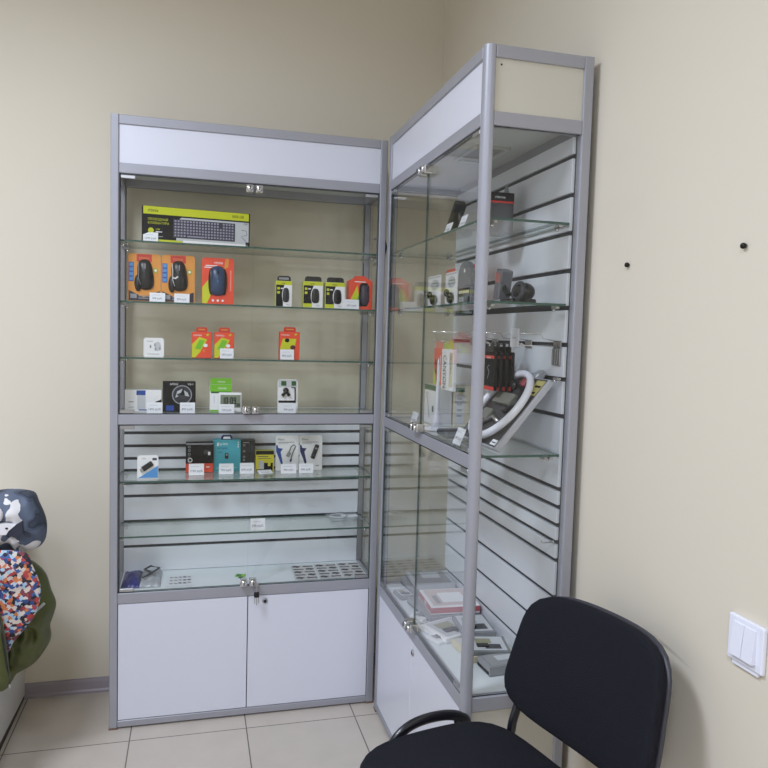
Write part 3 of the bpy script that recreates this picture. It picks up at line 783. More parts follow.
def crumple(x0, x1, y0, y1, h, m, n=18, amp=.006, seed=0, edge=.5):
    mb = MB(); vs = []; fs = []
    for j in range(n + 1):
        for i in range(n + 1):
            u, v = i / n, j / n
            e = (min(u, 1 - u, v, 1 - v) * 2) ** edge
            z = max(.001, h * e + amp * noise.noise(Vector((u * 5 + seed, v * 5, seed))) * (e > 0) + amp * .7 * abs(noise.noise(Vector((u * 11, v * 9 + seed, 3)))) * (e > 0))
            vs.append((x0 + u * (x1 - x0), y0 + v * (y1 - y0), z))
    N = (n + 1) ** 2; vs += [(v[0], v[1], 0) for v in vs]
    for j in range(n):
        for i in range(n):
            a = j * (n + 1) + i; q = (a, a + 1, a + n + 2, a + n + 1); fs.append(q); fs.append(tuple(N + k for k in reversed(q)))
    b = list(range(n + 1)) + [(k + 1) * (n + 1) + n for k in range(n)] + [n * (n + 1) + n - 1 - k for k in range(n)] + [(n - 1 - k) * (n + 1) for k in range(n - 1)]
    for k in range(len(b)):
        p, q = b[k], b[(k + 1) % len(b)]; fs.append((p, N + p, N + q, q))
    mb.add(vs, fs, m, True); return mb


crumple(0, .062, 0, .15, .030, mat('navy_header_foil', (42, 46, 120), .3, 0, .2, 50)).build('blue_header', o)
crumple(.058, .128, .0, .155, .026, mat('cloudy_bag', (168, 172, 178), .2, 0, .35, 45, .3), seed=4).build('clear_bag', o)
t = MB(); t.tube([(.07, .02, .028), (.10, .06, .032), (.12, .11, .03), (.09, .13, .032), (.07, .10, .030), (.10, .05, .034)], .0035, DGR, 8); t.build('grey_cable', o)
mb = MB(); mb.box(0, .09, 0, .11, 0, .0006, mat('frosted_sheet', (225, 228, 232), .3))
mb2 = MB(); mb2.add(mb.v, mb.f, mb.mats[0])


def flat_shapes(mb, pts, z, m):
    mb.add([(p[0], p[1], z) for p in pts], [list(range(len(pts)))], m)


for k in range(5):
    x = .012 + .015 * k; a = random.uniform(.2, .6)
    for q in range(3):
        y = .02 + q * .03 + random.uniform(0, .006)
        flat_shapes(mb2, [(x, y), (x + .010, y - .002), (x + .012, y + .004), (x + .004, y + .012), (x - .002, y + .008)], .0012, random.choice((GRY, DGR, INK, GRY)))
o = mb2.build('sticker_sheet', loc=(.175, .04, FLR)); tag(o, 'small pale sticker sheet with grey shapes lying beside the blue bag', 'sticker sheet')
mb = MB(); mb.box(0, .034, 0, .026, 0, .0015, LIME2); mb.box(.016, .030, -.012, .0, 0, .0014, mat('dark_green_print', (30, 90, 40), .4)); mb.add([(.004, .004, .0018), (.02, .004, .0018), (.02, .02, .0018), (.004, .02, .0018)], [(0, 1, 2, 3)], mat('dark_green_print', (30, 90, 40), .4))
o = mb.build('green_sticker', loc=(.408, .105, FLR), rz=-.3); tag(o, 'tiny green sticker lying on the cabinet floor near the lock', 'sticker')
# sheets of black sticker shapes
SHB = mat('black_sticker', (56, 50, 54), .45)
k = 0
for (x, y, wd, dp, rows, lb) in ((.613, .03, .082, .16, 5, 'pale sticker sheet with dark shapes, closest of three to the bare cabinet floor'), (.700, .03, .082, .165, 5, 'pale sticker sheet with dark shapes, lying between two similar sheets'), (.787, .032, .082, .16, 5, 'pale sticker sheet with dark shapes, beside the corner post')):
    mb = MB(); mb.box(0, wd, 0, dp, 0, .0006, mat('sheet_grey', (206, 204, 206), .35))
    for r in range(rows):
        for c in range(2):
            cx = .020 + c * .042 + (r % 2) * .004; cy = .018 + r * .031
            if r % 2 == c:
                pts = [(cx + .015 * math.cos(t) * (1 + .2 * math.cos(5 * t)), cy + .010 * math.sin(t) * (1 + .25 * math.sin(4 * t))) for t in [2 * PI * i / 24 for i in range(24)]]
            else:
                pts = [(cx - .019, cy - .003), (cx - .010, cy - .006), (cx + .006, cy - .004), (cx + .019, cy - .006), (cx + .019, cy + .003), (cx + .008, cy + .005), (cx - .004, cy + .004), (cx - .012, cy + .007), (cx - .018, cy + .004)]
            flat_shapes(mb, pts, .0012, SHB if (r + c) % 3 else DGR)
    o = mb.build('sticker_sheet', loc=(x, y, FLR), rz=math.radians(-1)); tag(o, lb, 'sticker sheet', 'patterned sticker sheets'); k += 1

# ------------------------------------------------------------------ goods in the second cabinet (faces turned to its doors)
RB = -PI / 2   # local -y looks to world -x; local x runs towards the camera

GRB = mat('grey_board', (120, 122, 128), .45)
# top shelf: black boxed gadget hanging pack + phone holder
o = tag(empty('gadget_box', (1.025, -.555, TOP1), RB), 'black box with a red stripe standing on the top shelf of the second cabinet', 'gadget box')
mb = MB(); mb.box(0, .075, 0, .065, 0, .105, mat('smoky_black', (62, 62, 68), .35), .001); mb.box(-.0005, .0755, -.0005, .0655, .085, .108, BLK2, .0005); mb.box(-.0008, .0758, -.0008, .0658, .080, .085, RED2, .0003)
mb.M = Matrix.Translation((.0758, .045, 0)) @ Matrix.Rotation(PI / 2, 4, 'Z'); mb.text('ritmix', -.036, .092, .010, -.0006, WPR, .030); mb.rect(-.038, .015, .01, .07, -.0004, mat('dark_window', (80, 80, 86), .25))
mb.build('box_body', o)
mb = MB(); mb.prism([(.01, .108), (.06, .108), (.05, .118), (.042, .135), (.030, .135), (.022, .118)], .058, .060, GRY); mb.build('hang_tab', o)
o = tag(empty('phone_holder', (.955, -.42, TOP1), RB + .1), 'black phone holder lying on the top shelf with its arm propped up', 'phone holder')
mb = MB(); mb.box(0, .11, 0, .05, 0, .022, BLK, .006, 2); mb.build('holder_base', o)
mb = MB(); mb.M = Matrix.Translation((.02, .02, .02)) @ Matrix.Rotation(-.9, 4, 'Y'); mb.box(0, .10, -.012, .022, -.01, .012, BLK, .005, 2); mb.build('holder_arm', o)
mb = MB(); mb.tube([(.08, .03, .03), (.09, .02, .055), (.07, .03, .075), (.05, .03, .06)], .008, DGR, 8); mb.build('holder_clamp', o)
card(.925, -.560, TOP1, .05, .030, 20, 'white price card at the door edge, a step before the black phone holder', '850 руб.', RB)
card(.926, -.665, TOP1, .045, .036, 20, 'white price card in front of the black phone holder', '1250 руб.', RB)


def webcam_card(y, wd, label, body):
    ht = .105
    mb = blister(wd, ht, WPR, .002); mb.ell(wd * .55, ht * .72, wd * .34, ht * .16, L1, LGR, 24); mb.rect(wd * .3, ht * .66, wd * .85, ht * .70, L2, GRY); mb.rect(wd * .35, ht * .75, wd * .8, ht * .78, L2, mat('dark_green_print', (30, 90, 40), .4))
    mb.rect(.004, ht - .008, wd - .004, ht - .003, L1, LGR)
    o = mb.build('gadget_card', loc=(1.0, y, TOP2), rz=RB); tag(o, label, 'gadget card', 'white cards with black gadgets')
    t = MB(); t.ball((wd * .62, -.006, ht * .26), (wd * .2, .010, .017), BLK, 14, 10); t.ball((wd * .25, -.005, ht * .42), (wd * .14, .008, .012), BLK, 12, 8); t.tube([(wd * .25, -.006, ht * .40), (wd * .45, -.007, ht * .34), (wd * .6, -.006, ht * .28)], .004, BLK, 8); t.build('black_gadget', o)
    return o


webcam_card(-.185, .125, 'white card with a black gadget, behind the door gap of the second cabinet', 0)
webcam_card(-.355, .10, 'white card with a black gadget, next to the round-topped grey pack', 0)
mb = MB(); pts = [(0, 0), (.10, 0), (.10, .08)] + [(.05 + .05 * math.cos(t), .08 + .045 * math.sin(t)) for t in [PI * i / 12 for i in range(1, 12)]] + [(0, .08)]
mb.prism(pts, 0, .012, mat('grey_blister', (112, 112, 118), .3)); mb.ell(.05, .098, .006, .006, -.0004, WPR, 14); mb.rect(.004, .004, .096, .05, -.0004, BLK2); mb.rect(.01, .035, .09, .043, -.0007, BEI); mb.rect(.012, .012, .05, .026, -.0007, GRY); mb.ell(.07, .018, .015, .008, -.0007, DGR)
o = mb.build('webcam_pack', loc=(.99, -.490, TOP2), rz=RB); tag(o, 'grey round-topped pack with a small hole, just behind the thick corner post', 'gadget pack')
for yy, lb in ((-.245, 'thin orange hang card standing behind the white cards'), (-.405, 'thin orange hang card partly behind the second white card')):
    mb = blister(.08, .125, RED, .002); mb.rect(.01, .11, .07, .116, L1, ORG)
    o = mb.build('orange_card', loc=(1.04, yy, TOP2), rz=RB); tag(o, lb, 'hang card', 'orange hang cards')
# headset lying on second shelf
o = tag(empty('headset', (1.03, -.60, TOP2), RB), 'black headset with clear blister and padded ear cup lying on the second shelf', 'headset')
mb = MB(); mb.box(0, .17, 0, .07, 0, .014, BLK, .005, 2); mb.build('base_tray', o)
mb = MB(); mb.ball((.165, .035, .030), (.036, .026, .024), BLK, 20, 12); mb.build('ear_cup', o)
mb = MB(); mb.tube([(.14 + .028 * math.cos(t) + .025, .02 + .004 * math.sin(t), .032 + .020 * math.sin(t)) for t in [2 * PI * i / 20 for i in range(20)]], .006, DGR, 8, True); mb.build('ear_pad', o)
mb = MB(); mb.tube([(.145, .03, .045), (.11, .035, .030), (.07, .035, .028), (.045, .035, .05), (.03, .035, .085)], .006, BLK, 8); mb.build('headband', o)
mb = MB(); mb.M = Matrix.Translation((.02, .02, .014)) @ Matrix.Rotation(.25, 4, 'Y'); mb.box(-.02, .018, 0, .035, 0, .085, mat('grey_blister', (112, 112, 118), .3), .004, 2); mb.box(-.018, .014, -.001, .001, .05, .075, mat('dull_rose', (170, 110, 105), .4), .0005); mb.build('clamshell', o)
mb = MB(); mb.box(.06, .10, -.001, .0, .003, .013, GRY); mb.build('small_label', o)


# hooks with hanging packs
def hook(y, x_tip, z, label, bars=False):
    o = empty('display_hook', (1.135, y, z), RB)
    tag(o, label, 'display hook', 'wire display hooks'); Lh = 1.135 - x_tip
    mb = MB(); mb.box(-.02, .02, -.003, -.0003, -.010, .012, CHB, .001)
    if bars:
        for k in range(4): mb.box(-.02 + k * .011, -.013 + k * .011, -.006, -.001, -.048, -.008, CHB, .001)
        mb.box(-.02, .02, -.005, -.001, -.050, -.044, CHB, .001)
    mb.build('hook_plate', o)
    mb = MB()
    for dx, dz, dl in ((-.006, -.002, -.02), (.006, -.002, -.02)):
        mb.tube([(dx, -.002, dz), (dx, -Lh - dl, dz), (dx, -Lh - dl - .008, dz + .006)], .0014, CHR, 8)
    mb.tube([(0, -.002, .010), (0, -.04, .016), (0, -.05, .028), (0, -Lh, .028)], .0014, CHR, 8)
    mb.build('hook_wire', o); return o


hook(-.255, .99, 1.318, 'wire hook holding the orange and lime hanging pack')
hook(-.350, .99, 1.318, 'wire hook holding the red hanging pack')
hook(-.440, .95, 1.318, 'wire hook holding the white pack with vertical lettering')
hook(-.585, 1.00, 1.318, 'wire hook holding the black hanging pack closest to the corner post')
hook(-.665, 1.00, 1.318, 'wire hook holding the black pack beside the clear ticket')
hook(-.825, 1.02, 1.318, 'empty wire hook with a clear price ticket at its tip', True)


def hang_pack(y, x, z_top, wd, ht, front, kind, label, grp=None, dep=.008):
    mb = MB(); mb.prism([(-wd / 2, -ht), (wd / 2, -ht), (wd / 2, -.022), (wd / 2 - .004, -.018), (-wd / 2 + .004, -.018), (-wd / 2, -.022)], 0, dep, front)
    if kind == 'orange':
        mb.poly([(-wd / 2 + .001, -ht + .001), (-wd / 2 + .001, -ht * .55), (-wd * .1, -ht + .001)], L1, LIME)
        mb.text('ROX', -.006, -ht + .012, .020, L1, BLK2, .04, PI / 2); mb.rect(-wd * .35, -ht * .72, -wd * .2, -ht * .4, L1, BLK2); mb.rect(0.016, -ht * .9, .022, -ht * .3, L1, WPR)
    if kind == 'white':
        mb.text('CANYON', -wd * .36, -.036, .040, L1, BLK2, .098, -PI / 2); mb.rect(wd * .14, -ht * .92, wd * .40, -ht * .2, L1, BEI); mb.text('USB CABLE', wd * .22, -.03, .015, L2, BLK2, .06, -PI / 2)
        mb.rect(-wd / 2 + .001, -.032 + .004, wd / 2 - .001, -.020, L2, WPR)
    if kind == 'black':
        mb.rect(-wd / 2 + .002, -.036, wd / 2 - .002, -.028, L1, RED2); mb.text('ritmix', -.014, -.036, .009, L2, WPR, .026)
        mb.rect(-wd / 2, -ht, wd / 2, -ht + .010, L1, RED2); mb.rect(-wd / 2 + .002, -ht + .012, -wd / 2 + .005, -.045, L1, GRY)
        mb.tube([(-.004, -.0012, -ht + .030), (.006, -.0012, -ht * .6), (-.006, -.0012, -ht * .5), (.004, -.0012, -ht * .45)], .0008, GRY, 5)
    o = mb.build('hanging_pack', loc=(x, y, z_top), rz=RB); tag(o, label, 'hanging pack', grp)
    t = MB(); c0 = mat('tab_' + kind, {'orange': (240, 130, 110), 'white': (190, 200, 60), 'black': (30, 30, 34)}[kind], .35)
    t.prism([(-wd * .36, -.019), (-wd * .36, .004), (-.010, .008), (-.010, -.004), (.010, -.004), (.010, .008), (wd * .36, .004), (wd * .36, -.019)], .001, .0022, c0); t.build('hang_tab', o)
    return o


hang_pack(-.255, 1.02, 1.314, .088, .140, RED, 'orange', 'orange-red and lime hanging pack, farthest from the thick corner post', 'orange hanging packs')
hang_pack(-.350, 1.02, 1.314, .090, .140, RED2, 'orange', 'dark orange-red hanging pack between the lime-cornered one and the white lettered pack', 'orange hanging packs')
hang_pack(-.440, .985, 1.314, .105, .140, WPR, 'white', 'white hanging pack with dark lettering running down it, on its own hook')
hang_pack(-.585, 1.02, 1.314, .075, .120, BLK2, 'black', 'black hanging pack with red bands, the one just behind the corner post', 'black hanging packs with red bands')
hang_pack(-.665, 1.02, 1.314, .075, .120, BLK2, 'black', 'black hanging pack with red bands, the one on the hook next to the clear ticket', 'black hanging packs with red bands')
for k in range(3):
    for y, h1 in ((-.585, 'behind the front black pack nearest the corner post'), (-.665, 'behind the front black pack next to the clear ticket')):
        hang_pack(y - .002 * k, 1.035 + .016 * k, 1.314, .075, .120, BLK2, 'black', ('second', 'third', 'last')[k] + ' black pack in the row ' + h1, 'black hanging packs with red bands')
mb = MB(); mb.box(-.024, .024, -.0012, 0, -.034, .012, mat('frosted_ticket', (205, 208, 216), .25)); mb.rect(-.014, -.012, .012, -.010, -.0016, GRY)
o = mb.build('clear_ticket', loc=(1.018, -.825, 1.345), rz=RB); tag(o, 'frosted clear price ticket clipped on the empty wire hook', 'price ticket')

# ring lamp pack leaning on the back panel
tilt = .689
o = empty('ring_lamp_pack', (.968, -.587, MID + .0108), RB); tag(o, 'large grey flat pack with a white ring lamp, leaning against the slatted back', 'ring lamp pack')
PB = .222


def leanM():
    return Matrix.Rotation(-tilt, 4, 'X')


mb = MB(); mb.M = leanM(); mb.box(0, .255, 0, .016, 0, PB, mat('pack_silver', (186, 188, 198), .35), .002); mb.rect(.004, .004, .247, PB - .004, -.0004, mat('pack_charcoal', (66, 64, 68), .4))
mb.rect(.212, .008, .244, .024, -.0008, PAP); mb.rect(.217, .014, .238, .017, -.0011, DGR)
mb.rect(.20, PB - .055, .245, PB - .008, -.0008, mat('straw_print', (214, 204, 130), .4)); mb.rect(.21, PB - .03, .24, PB - .024, -.0011, BLK2); mb.rect(.21, PB - .05, .235, PB - .044, -.0011, BLK2)
mb.build('pack_body', o)
mb = MB(); mb.M = leanM(); mb.tube([(.147 + .103 * math.cos(t), -.018, .114 + .103 * math.sin(t)) for t in [2 * PI * i / 40 for i in range(40)]], .010, mat('white_lamp', (232, 234, 246), .3), 10, True, .009); mb.build('ring_lamp', o)
mb = MB(); mb.M = leanM()
mb.box(.075, .175, -.016, -.001, .12, .155, mat('kit_grey', (120, 120, 112), .35), .004, 2); mb.box(.06, .11, -.012, -.001, .065, .10, mat('kit_grey', (120, 120, 112), .35), .003, 2)
mb.tube([(.07, -.008, .17), (.12, -.010, .19), (.18, -.008, .175), (.20, -.008, .13), (.17, -.008, .10)], .005, BLK, 8); mb.tube([(.09, -.006, .05), (.14, -.008, .08), (.18, -.006, .07)], .006, CHB, 8)
mb.box(.14, .165, -.010, -.001, .185, .21, mat('dull_red', (150, 60, 66), .4), .002); mb.ball((.11, -.008, .185), (.02, .010, .016), BLK); mb.build('tripod_kit', o)
mb = MB(); mb.M = leanM()
pts = [(.17 + .035 * math.cos(t), PB + .028 * math.sin(t)) for t in [PI * i / 14 for i in range(15)]]; mb.prism(pts, .003, .006, mat('tab_grey', (160, 164, 172), .3)); mb.ell(.17, PB + .008, .006, .006, .0025, WPR, 12); mb.build('hang_tab', o)

# mid shelf: boxes, cone lamp, cards
o = bodybox(.125, .05, .125, WPR, LGR); o.rect(.001, .108, .124, .1245, L1, mat('dark_green_print', (30, 90, 40), .4)); o.ring(.03, .09, .010, .007, L1, GRY); o.tube([(.035, -.001, .078), (.045, -.001, .05), (.055, -.001, .02)], .001, GRY, 5); o.rect(.08, .04, .095, .06, L1, DGR)
o = o.build('lamp_box', loc=(.995, -.20, MID), rz=RB); tag(o, 'white box with dark green top edge standing behind the slim white lamp', 'lamp box')
mb = bodybox(.06, .055, .128, BEI, BEI); mb.M = Matrix.Translation((.0606, .0, 0)) @ Matrix.Rotation(PI / 2, 4, 'Z'); mb.rect(.004, .004, .035, .10, -.0004, LGR); mb.rect(.004, .108, .035, .122, -.0004, mat('dark_green_print', (30, 90, 40), .4))
for k in range(4): mb.rect(.010, .03 + k * .018, .026, .036 + k * .018, -.0008, GRY)
o = mb.build('lamp_box', loc=(1.05, -.27, MID), rz=RB); tag(o, 'beige and white box with small icons, beside the white box near the far glass', 'lamp box')
o = tag(empty('table_lamp', (.965, -.415, MID)), 'slim white lamp with a cone stem and round base on the middle shelf', 'table lamp')
WL = mat('white_lamp', (232, 234, 246), .3)
MB().lathe([(.036, 0), (.038, .003), (.035, .007), (.02, .011)], WL, 28).build('lamp_base', o)
MB().lathe([(.020, .010), (.010, .03), (.0065, .07), (.0045, .14), (.0028, .20), (.001, .215)], WL, 20).build('lamp_stem', o)
card(.928, -.29, MID, .055, .042, 15, 'white price card beside the chrome lock on the middle shelf', '990 руб.', RB)
card(.925, -.69, MID, .055, .045, 22, 'white price card near the thick corner post on the middle shelf', '1490 руб.', RB)
mb = MB(); mb.box(-.05, .05, -.035, .035, 0, .018, mat('dark_pouch', (70, 72, 80), .5), .006, 2); o = mb.build('cable_pouch', loc=(.968, -.55, MID), rz=1.5); tag(o, 'small dark pouch on the middle shelf beside the ring lamp pack', 'pouch')


# floor of the second cabinet: pile of packs
def flat_pack(x, y, rz, wd, dp, h, z, m, label, decor=None, grp='packs piled on the cabinet floor'):
    mb = MB(); mb.box(-wd / 2, wd / 2, -dp / 2, dp / 2, 0, h, m, .0015)
    if decor is d2: mb.box(-wd / 2 - .0006, wd / 2 + .0006, -dp / 2 - .0006, dp / 2 + .0006, .005, h - .004, mat('dusty_red', (186, 96, 104), .4))
    if decor: decor(mb, wd, dp, h)
    o = mb.build('boxed_accessory', loc=(x, y, z), rz=rz); tag(o, label, 'boxed accessory', grp); return o


def quad(mb, x0, y0, x1, y1, z, m): mb.add([(x0, y0, z), (x1, y0, z), (x1, y1, z), (x0, y1, z)], [(0, 1, 2, 3)], m)


def d1(mb, w, d, h):
    quad(mb, -w * .45, -d * .42, w * .45, d * .42, h + .0004, mat('foil_grey', (146, 148, 152), .3)); quad(mb, -w * .3, -d * .2, w * .1, d * .25, h + .0008, LGR)
    mb.rect(-w / 2 + .002, .004, w / 2 - .002, h * .45, -d / 2 - .0004, BLK2)


def d2(mb, w, d, h):
    quad(mb, -w * .46, -d * .44, w * .46, d * .44, h + .0004, mat('pinkish_print', (214, 196, 194), .35)); quad(mb, -w * .25, -d * .2, w * .3, d * .3, h + .0008, WPR); quad(mb, -w * .1, -d * .35, w * .35, -d * .25, h + .0008, GRY)
    mb.rect(-w / 2 + .004, .004, w / 2 - .004, h - .003, -d / 2 - .0004, mat('dusty_red', (186, 96, 104), .4)); mb.rect(-w * .05, .006, w * .12, h - .006, -d / 2 - .0008, LGR)


def d3(mb, w, d, h):
    quad(mb, -w * .44, -d * .42, w * .44, d * .42, h + .0004, LGR); quad(mb, -w * .3, -d * .3, 0, d * .1, h + .0008, mat('olive_print', (150, 150, 120), .4)); quad(mb, w * .05, -d * .1, w * .35, d * .3, h + .0008, DGR)
    mb.box(w * .05, w * .25, -d * .3, d * .0, h, h + .004, BLK, .001)


flat_pack(1.05, -.135, RB + .05, .15, .15, .022, FLR, mat('foil_grey', (146, 148, 152), .3), 'grey box at the far end of the cabinet floor, under another grey box', d1)
flat_pack(1.055, -.14, RB - .06, .14, .14, .020, FLR + .0235, mat('pale_grey_card', (196, 200, 204), .35), 'pale grey box lying on top of another grey box at the far end', d1)
flat_pack(1.035, -.335, RB + .12, .18, .17, .020, FLR, mat('foil_grey', (146, 148, 152), .3), 'flat grey pack under the pink-edged box', d1)
flat_pack(1.05, -.345, RB - .05, .15, .155, .026, FLR + .0215, WPR, 'white box with a dusty pink side, top of its pile', d2)
flat_pack(1.005, -.495, RB + .35, .12, .14, .016, FLR, WPR, 'white blister pack tilted beside the chrome lock end of the pile', d3)
flat_pack(1.065, -.52, RB - .1, .13, .10, .014, FLR + .0175, mat('blister_grey', (142, 144, 150), .25), 'dark grey pack with mouse shape lying across two others', d3)
flat_pack(1.045, -.635, RB + .15, .12, .13, .018, FLR, BEI, 'beige-edged pack at the near end of the pile', d3)
flat_pack(1.065, -.745, RB + .08, .07, .13, .026, FLR, mat('blister_grey', (142, 144, 150), .25), 'dark grey narrow pack in front of the beige-edged one', d1)
flat_pack(.948, -.190, RB + .1, .07, .05, .014, FLR, mat('smoke_case', (120, 126, 128), .2), 'smoky grey pack at the door edge, ahead of the pink-edged box', d3)
o = flat_pack(1.05, -.66, RB - .2, .10, .11, .012, FLR + .0195, mat('smoke_case', (120, 126, 128), .2), 'smoky case with a black clip, lying on the beige-edged pack', d3)
for k, (x, y) in enumerate(((.955, -.375), (.95, -.455), (.955, -.54))):
    mb = MB(); mb.box(-.028, .028, -.032, .032, 0, .008, WPR, .001); quad(mb, -.02, -.02, .005, .02, .0085, GRY); quad(mb, .008, -.01, .02, .01, .0085, INK); mb.box(-.012, .010, -.012, .010, .008, .014, mat('smoke_case', (120, 126, 128), .2), .002)
    o = mb.build('small_pack', loc=(x, y, FLR), rz=RB + (.5, .3, .45)[k]); tag(o, ('small white pack on the floor edge, beside the pink-edged box', 'small white pack on the floor edge, in the middle of three', 'small white pack on the floor edge, closest to the thick corner post')[k], 'small pack', 'small white packs at the door edge')
# chrome peg in the lower slats
mb = MB(); mb.tube([(0, 0, 0), (0, -.03, 0), (0, -.034, .004)], .0022, CHR, 8); mb.lathe([(.005, -.001), (.005, -.003), (.002, -.0035)], CHR, 12, (0, 0, 0), 'y')
o = mb.build('chrome_peg', loc=(1.134, -.850, .8275), rz=RB); tag(o, 'small chrome peg in a groove of the slatted back near the black chair', 'peg')

# ------------------------------------------------------------------ black office chair
TH = .25
Cx, Cy = .802, -1.210
FAB = mat('black_fabric', (30, 31, 38), .95, 0, .22, 420, .35, .2)
STL = mat('black_painted_tube', (26, 27, 34), .28, 0, 0, 1, 0, .5, .3)
ch = tag(empty('office_chair', (Cx, Cy, 0), TH), 'black fabric office chair with a curved backrest and black tubular frame, by the wall', 'chair')
# local: x = rearward, y: local -y is towards the camera side


def cushion(w, d, t, n=4.2, crown=.012, rings=10, seg=56, fn=None):
    """rounded-rectangle cushion in the local xy plane, z up"""
    mb = MB(); prof = []
    for k in range(rings + 1): prof.append((k / rings * .94, t / 2 + crown * (1 - (k / rings) ** 2)))
    for k in range(1, 7):
        a = PI * k / 6; prof.append((.94 + .06 * math.sin(a), t / 2 * math.cos(a)))
    for k in range(rings - 1, -1, -1): prof.append((k / rings * .94, -t / 2))
    vs = []
    for r, z in prof:
        for i in range(seg):
            a = 2 * PI * i / seg; c, q = math.cos(a), math.sin(a)
            e = (abs(c) ** n + abs(q) ** n) ** (-1 / n)
            p = Vector((r * e * c * w / 2, r * e * q * d / 2, z)); vs.append(fn(p) if fn else p)
    fs = []
    for i in range(len(prof) - 1):
        for k in range(seg): fs.append((i * seg + k, (i + 1) * seg + k, (i + 1) * seg + (k + 1) % seg, i * seg + (k + 1) % seg))
    mb.add(vs, fs, FAB, True); return mb


def seatf(p):
    q = p.copy(); u = (q.x + .20) / .40
    q.y *= .93 + .07 * min(1, max(0, 1 - u)) + .03 * math.sin(PI * min(1, max(0, u)))
    q.z += .006 * abs(q.y / .23) ** 2 - .012 * max(0, -q.x / .2) ** 2
    return q + Vector((.012, 0, .4340))


cushion(.392, .475, .042, 4.4, fn=seatf).build('seat', ch)
mb = MB(); mb.box(-.17, .17, -.20, .20, .388, .410, BLK, .006); mb.build('seat_pan', ch)


def backf(p, off=0.):
    # p.x across, p.y up, p.z towards the sitter
    x, y, z = p.x, p.y, p.z
    v = y / .14
    x *= 1 - .065 * v
    y -= .014 * (abs(x) / .21) ** 2.2 * (1 if v > 0 else -.9) * min(1, abs(v) * 1.2)
    bend = .045 * (x / .21) ** 2
    z += bend
    ti = .234
    up = Vector((math.sin(ti), 0, math.cos(ti))); fw = Vector((-math.cos(ti), 0, math.sin(ti)))
    return Vector((.258, -.028, .632)) + up * y + fw * z + Vector((0, -x, 0))


mb = cushion(.396, .286, .030, 5.0, .006, fn=lambda p: backf(Vector((p.x, p.y, p.z + .0))))
bk = mb.build('backrest', ch)
sh = MB(); sv = cushion(.401, .291, .016, 5.0, .0, fn=lambda p: backf(Vector((p.x, p.y, p.z - .020)))); sh.add([v for v in sv.v], sv.f, mat('chair_shell_plastic', (58, 58, 66), .4), True); sh.build('back_shell', bk)


def arc(pts, n=6):
    """Catmull-Rom smooth path"""
    P = [Vector(p) for p in pts]; out = []
    for i in range(len(P) - 1):
        p0 = P[max(i - 1, 0)]; p1 = P[i]; p2 = P[i + 1]; p3 = P[min(i + 2, len(P) - 1)]
        for k in range(n):
            t = k / n; out.append(.5 * ((2 * p1) + (-p0 + p2) * t + (2 * p0 - 5 * p1 + 4 * p2 - p3) * t * t + (-p0 + 3 * p1 - 3 * p2 + p3) * t ** 3))
    out.append(P[-1]); return out


for s_ in (1, -1):
    y = .262 * s_
    mb = MB(); mb.tube(arc([(-.26, y, .012), (-.16, y, .22), (-.066, y, .385), (-.040, y, .427), (-.006, y, .452), (.04, y, .461), (.10, y, .457), (.142, y, .441), (.163, y, .408), (.178, y, .25), (.20, y, .012)]), .0085, STL, 12, ry=.0125); lg = mb.build('leg_frame', ch)
    for x in (-.262, .201): MB().lathe([(.013, 0), (.014, .004), (.0125, .022)], BLK, 14, (x, y, 0)).build('foot_cap', lg)
    mb = MB(); yb = .170 * s_ - .0
    mb.tube(arc([(-.12, yb, .380), (.10, yb, .380), (.175, yb, .392), (.212, yb, .425), (.222, yb, .462), (.240, yb, .51), (.262, yb - .0, .58)]), .008, STL, 12, ry=.012); mb.build('back_tube', ch)
for x in (-.050, .13):
    mb = MB(); mb.tube([(x, -.262, .415 if x < 0 else .44), (x, -.235, .380), (x, .235, .380), (x, .262, .415 if x < 0 else .44)], .008, STL, 10); mb.build('cross_tube', ch)

# ------------------------------------------------------------------ white desk side at the far side and the coats over it
DW = mat('desk_white', (214, 214, 212), .45, 0, .01, 5)
ds = tag(empty('desk', (-.312, 0, 0)), 'white desk with a flat side panel, half hidden under the hanging jackets', 'desk')
mb = MB()
mb.add([(0, .2775, .016), (0, -.55, .050), (0, -.55, .70), (0, .2775, .70), (-.018, .2775, .016), (-.018, -.55, .050), (-.018, -.55, .70), (-.018, .2775, .70)],
       [(0, 3, 2, 1), (4, 5, 6, 7), (0, 1, 5, 4), (3, 7, 6, 2), (1, 2, 6, 5), (0, 4, 7, 3)], DW); mb.build('side_panel', ds)
MB().box(-1.2, 0, -.55, .2775, .70, .722, DW, .002).build('desk_top', ds)
MB().box(-1.2, -1.18, -.53, .2775, .0, .70, DW).build('side_panel', ds)
MB().box(-1.18, -.018, .24, .256, .2, .70, DW).build('modesty_panel', ds)
mb = MB(); mb.box(-.016, -.002, .10, .2775, 0, .03, mat('desk_foot_dark', (60, 54, 50), .6)); mb.box(-.016, -.002, -.55, .10, 0, .04, mat('desk_foot_dark', (60, 54, 50), .6)); mb.build('plinth_strip', ds)


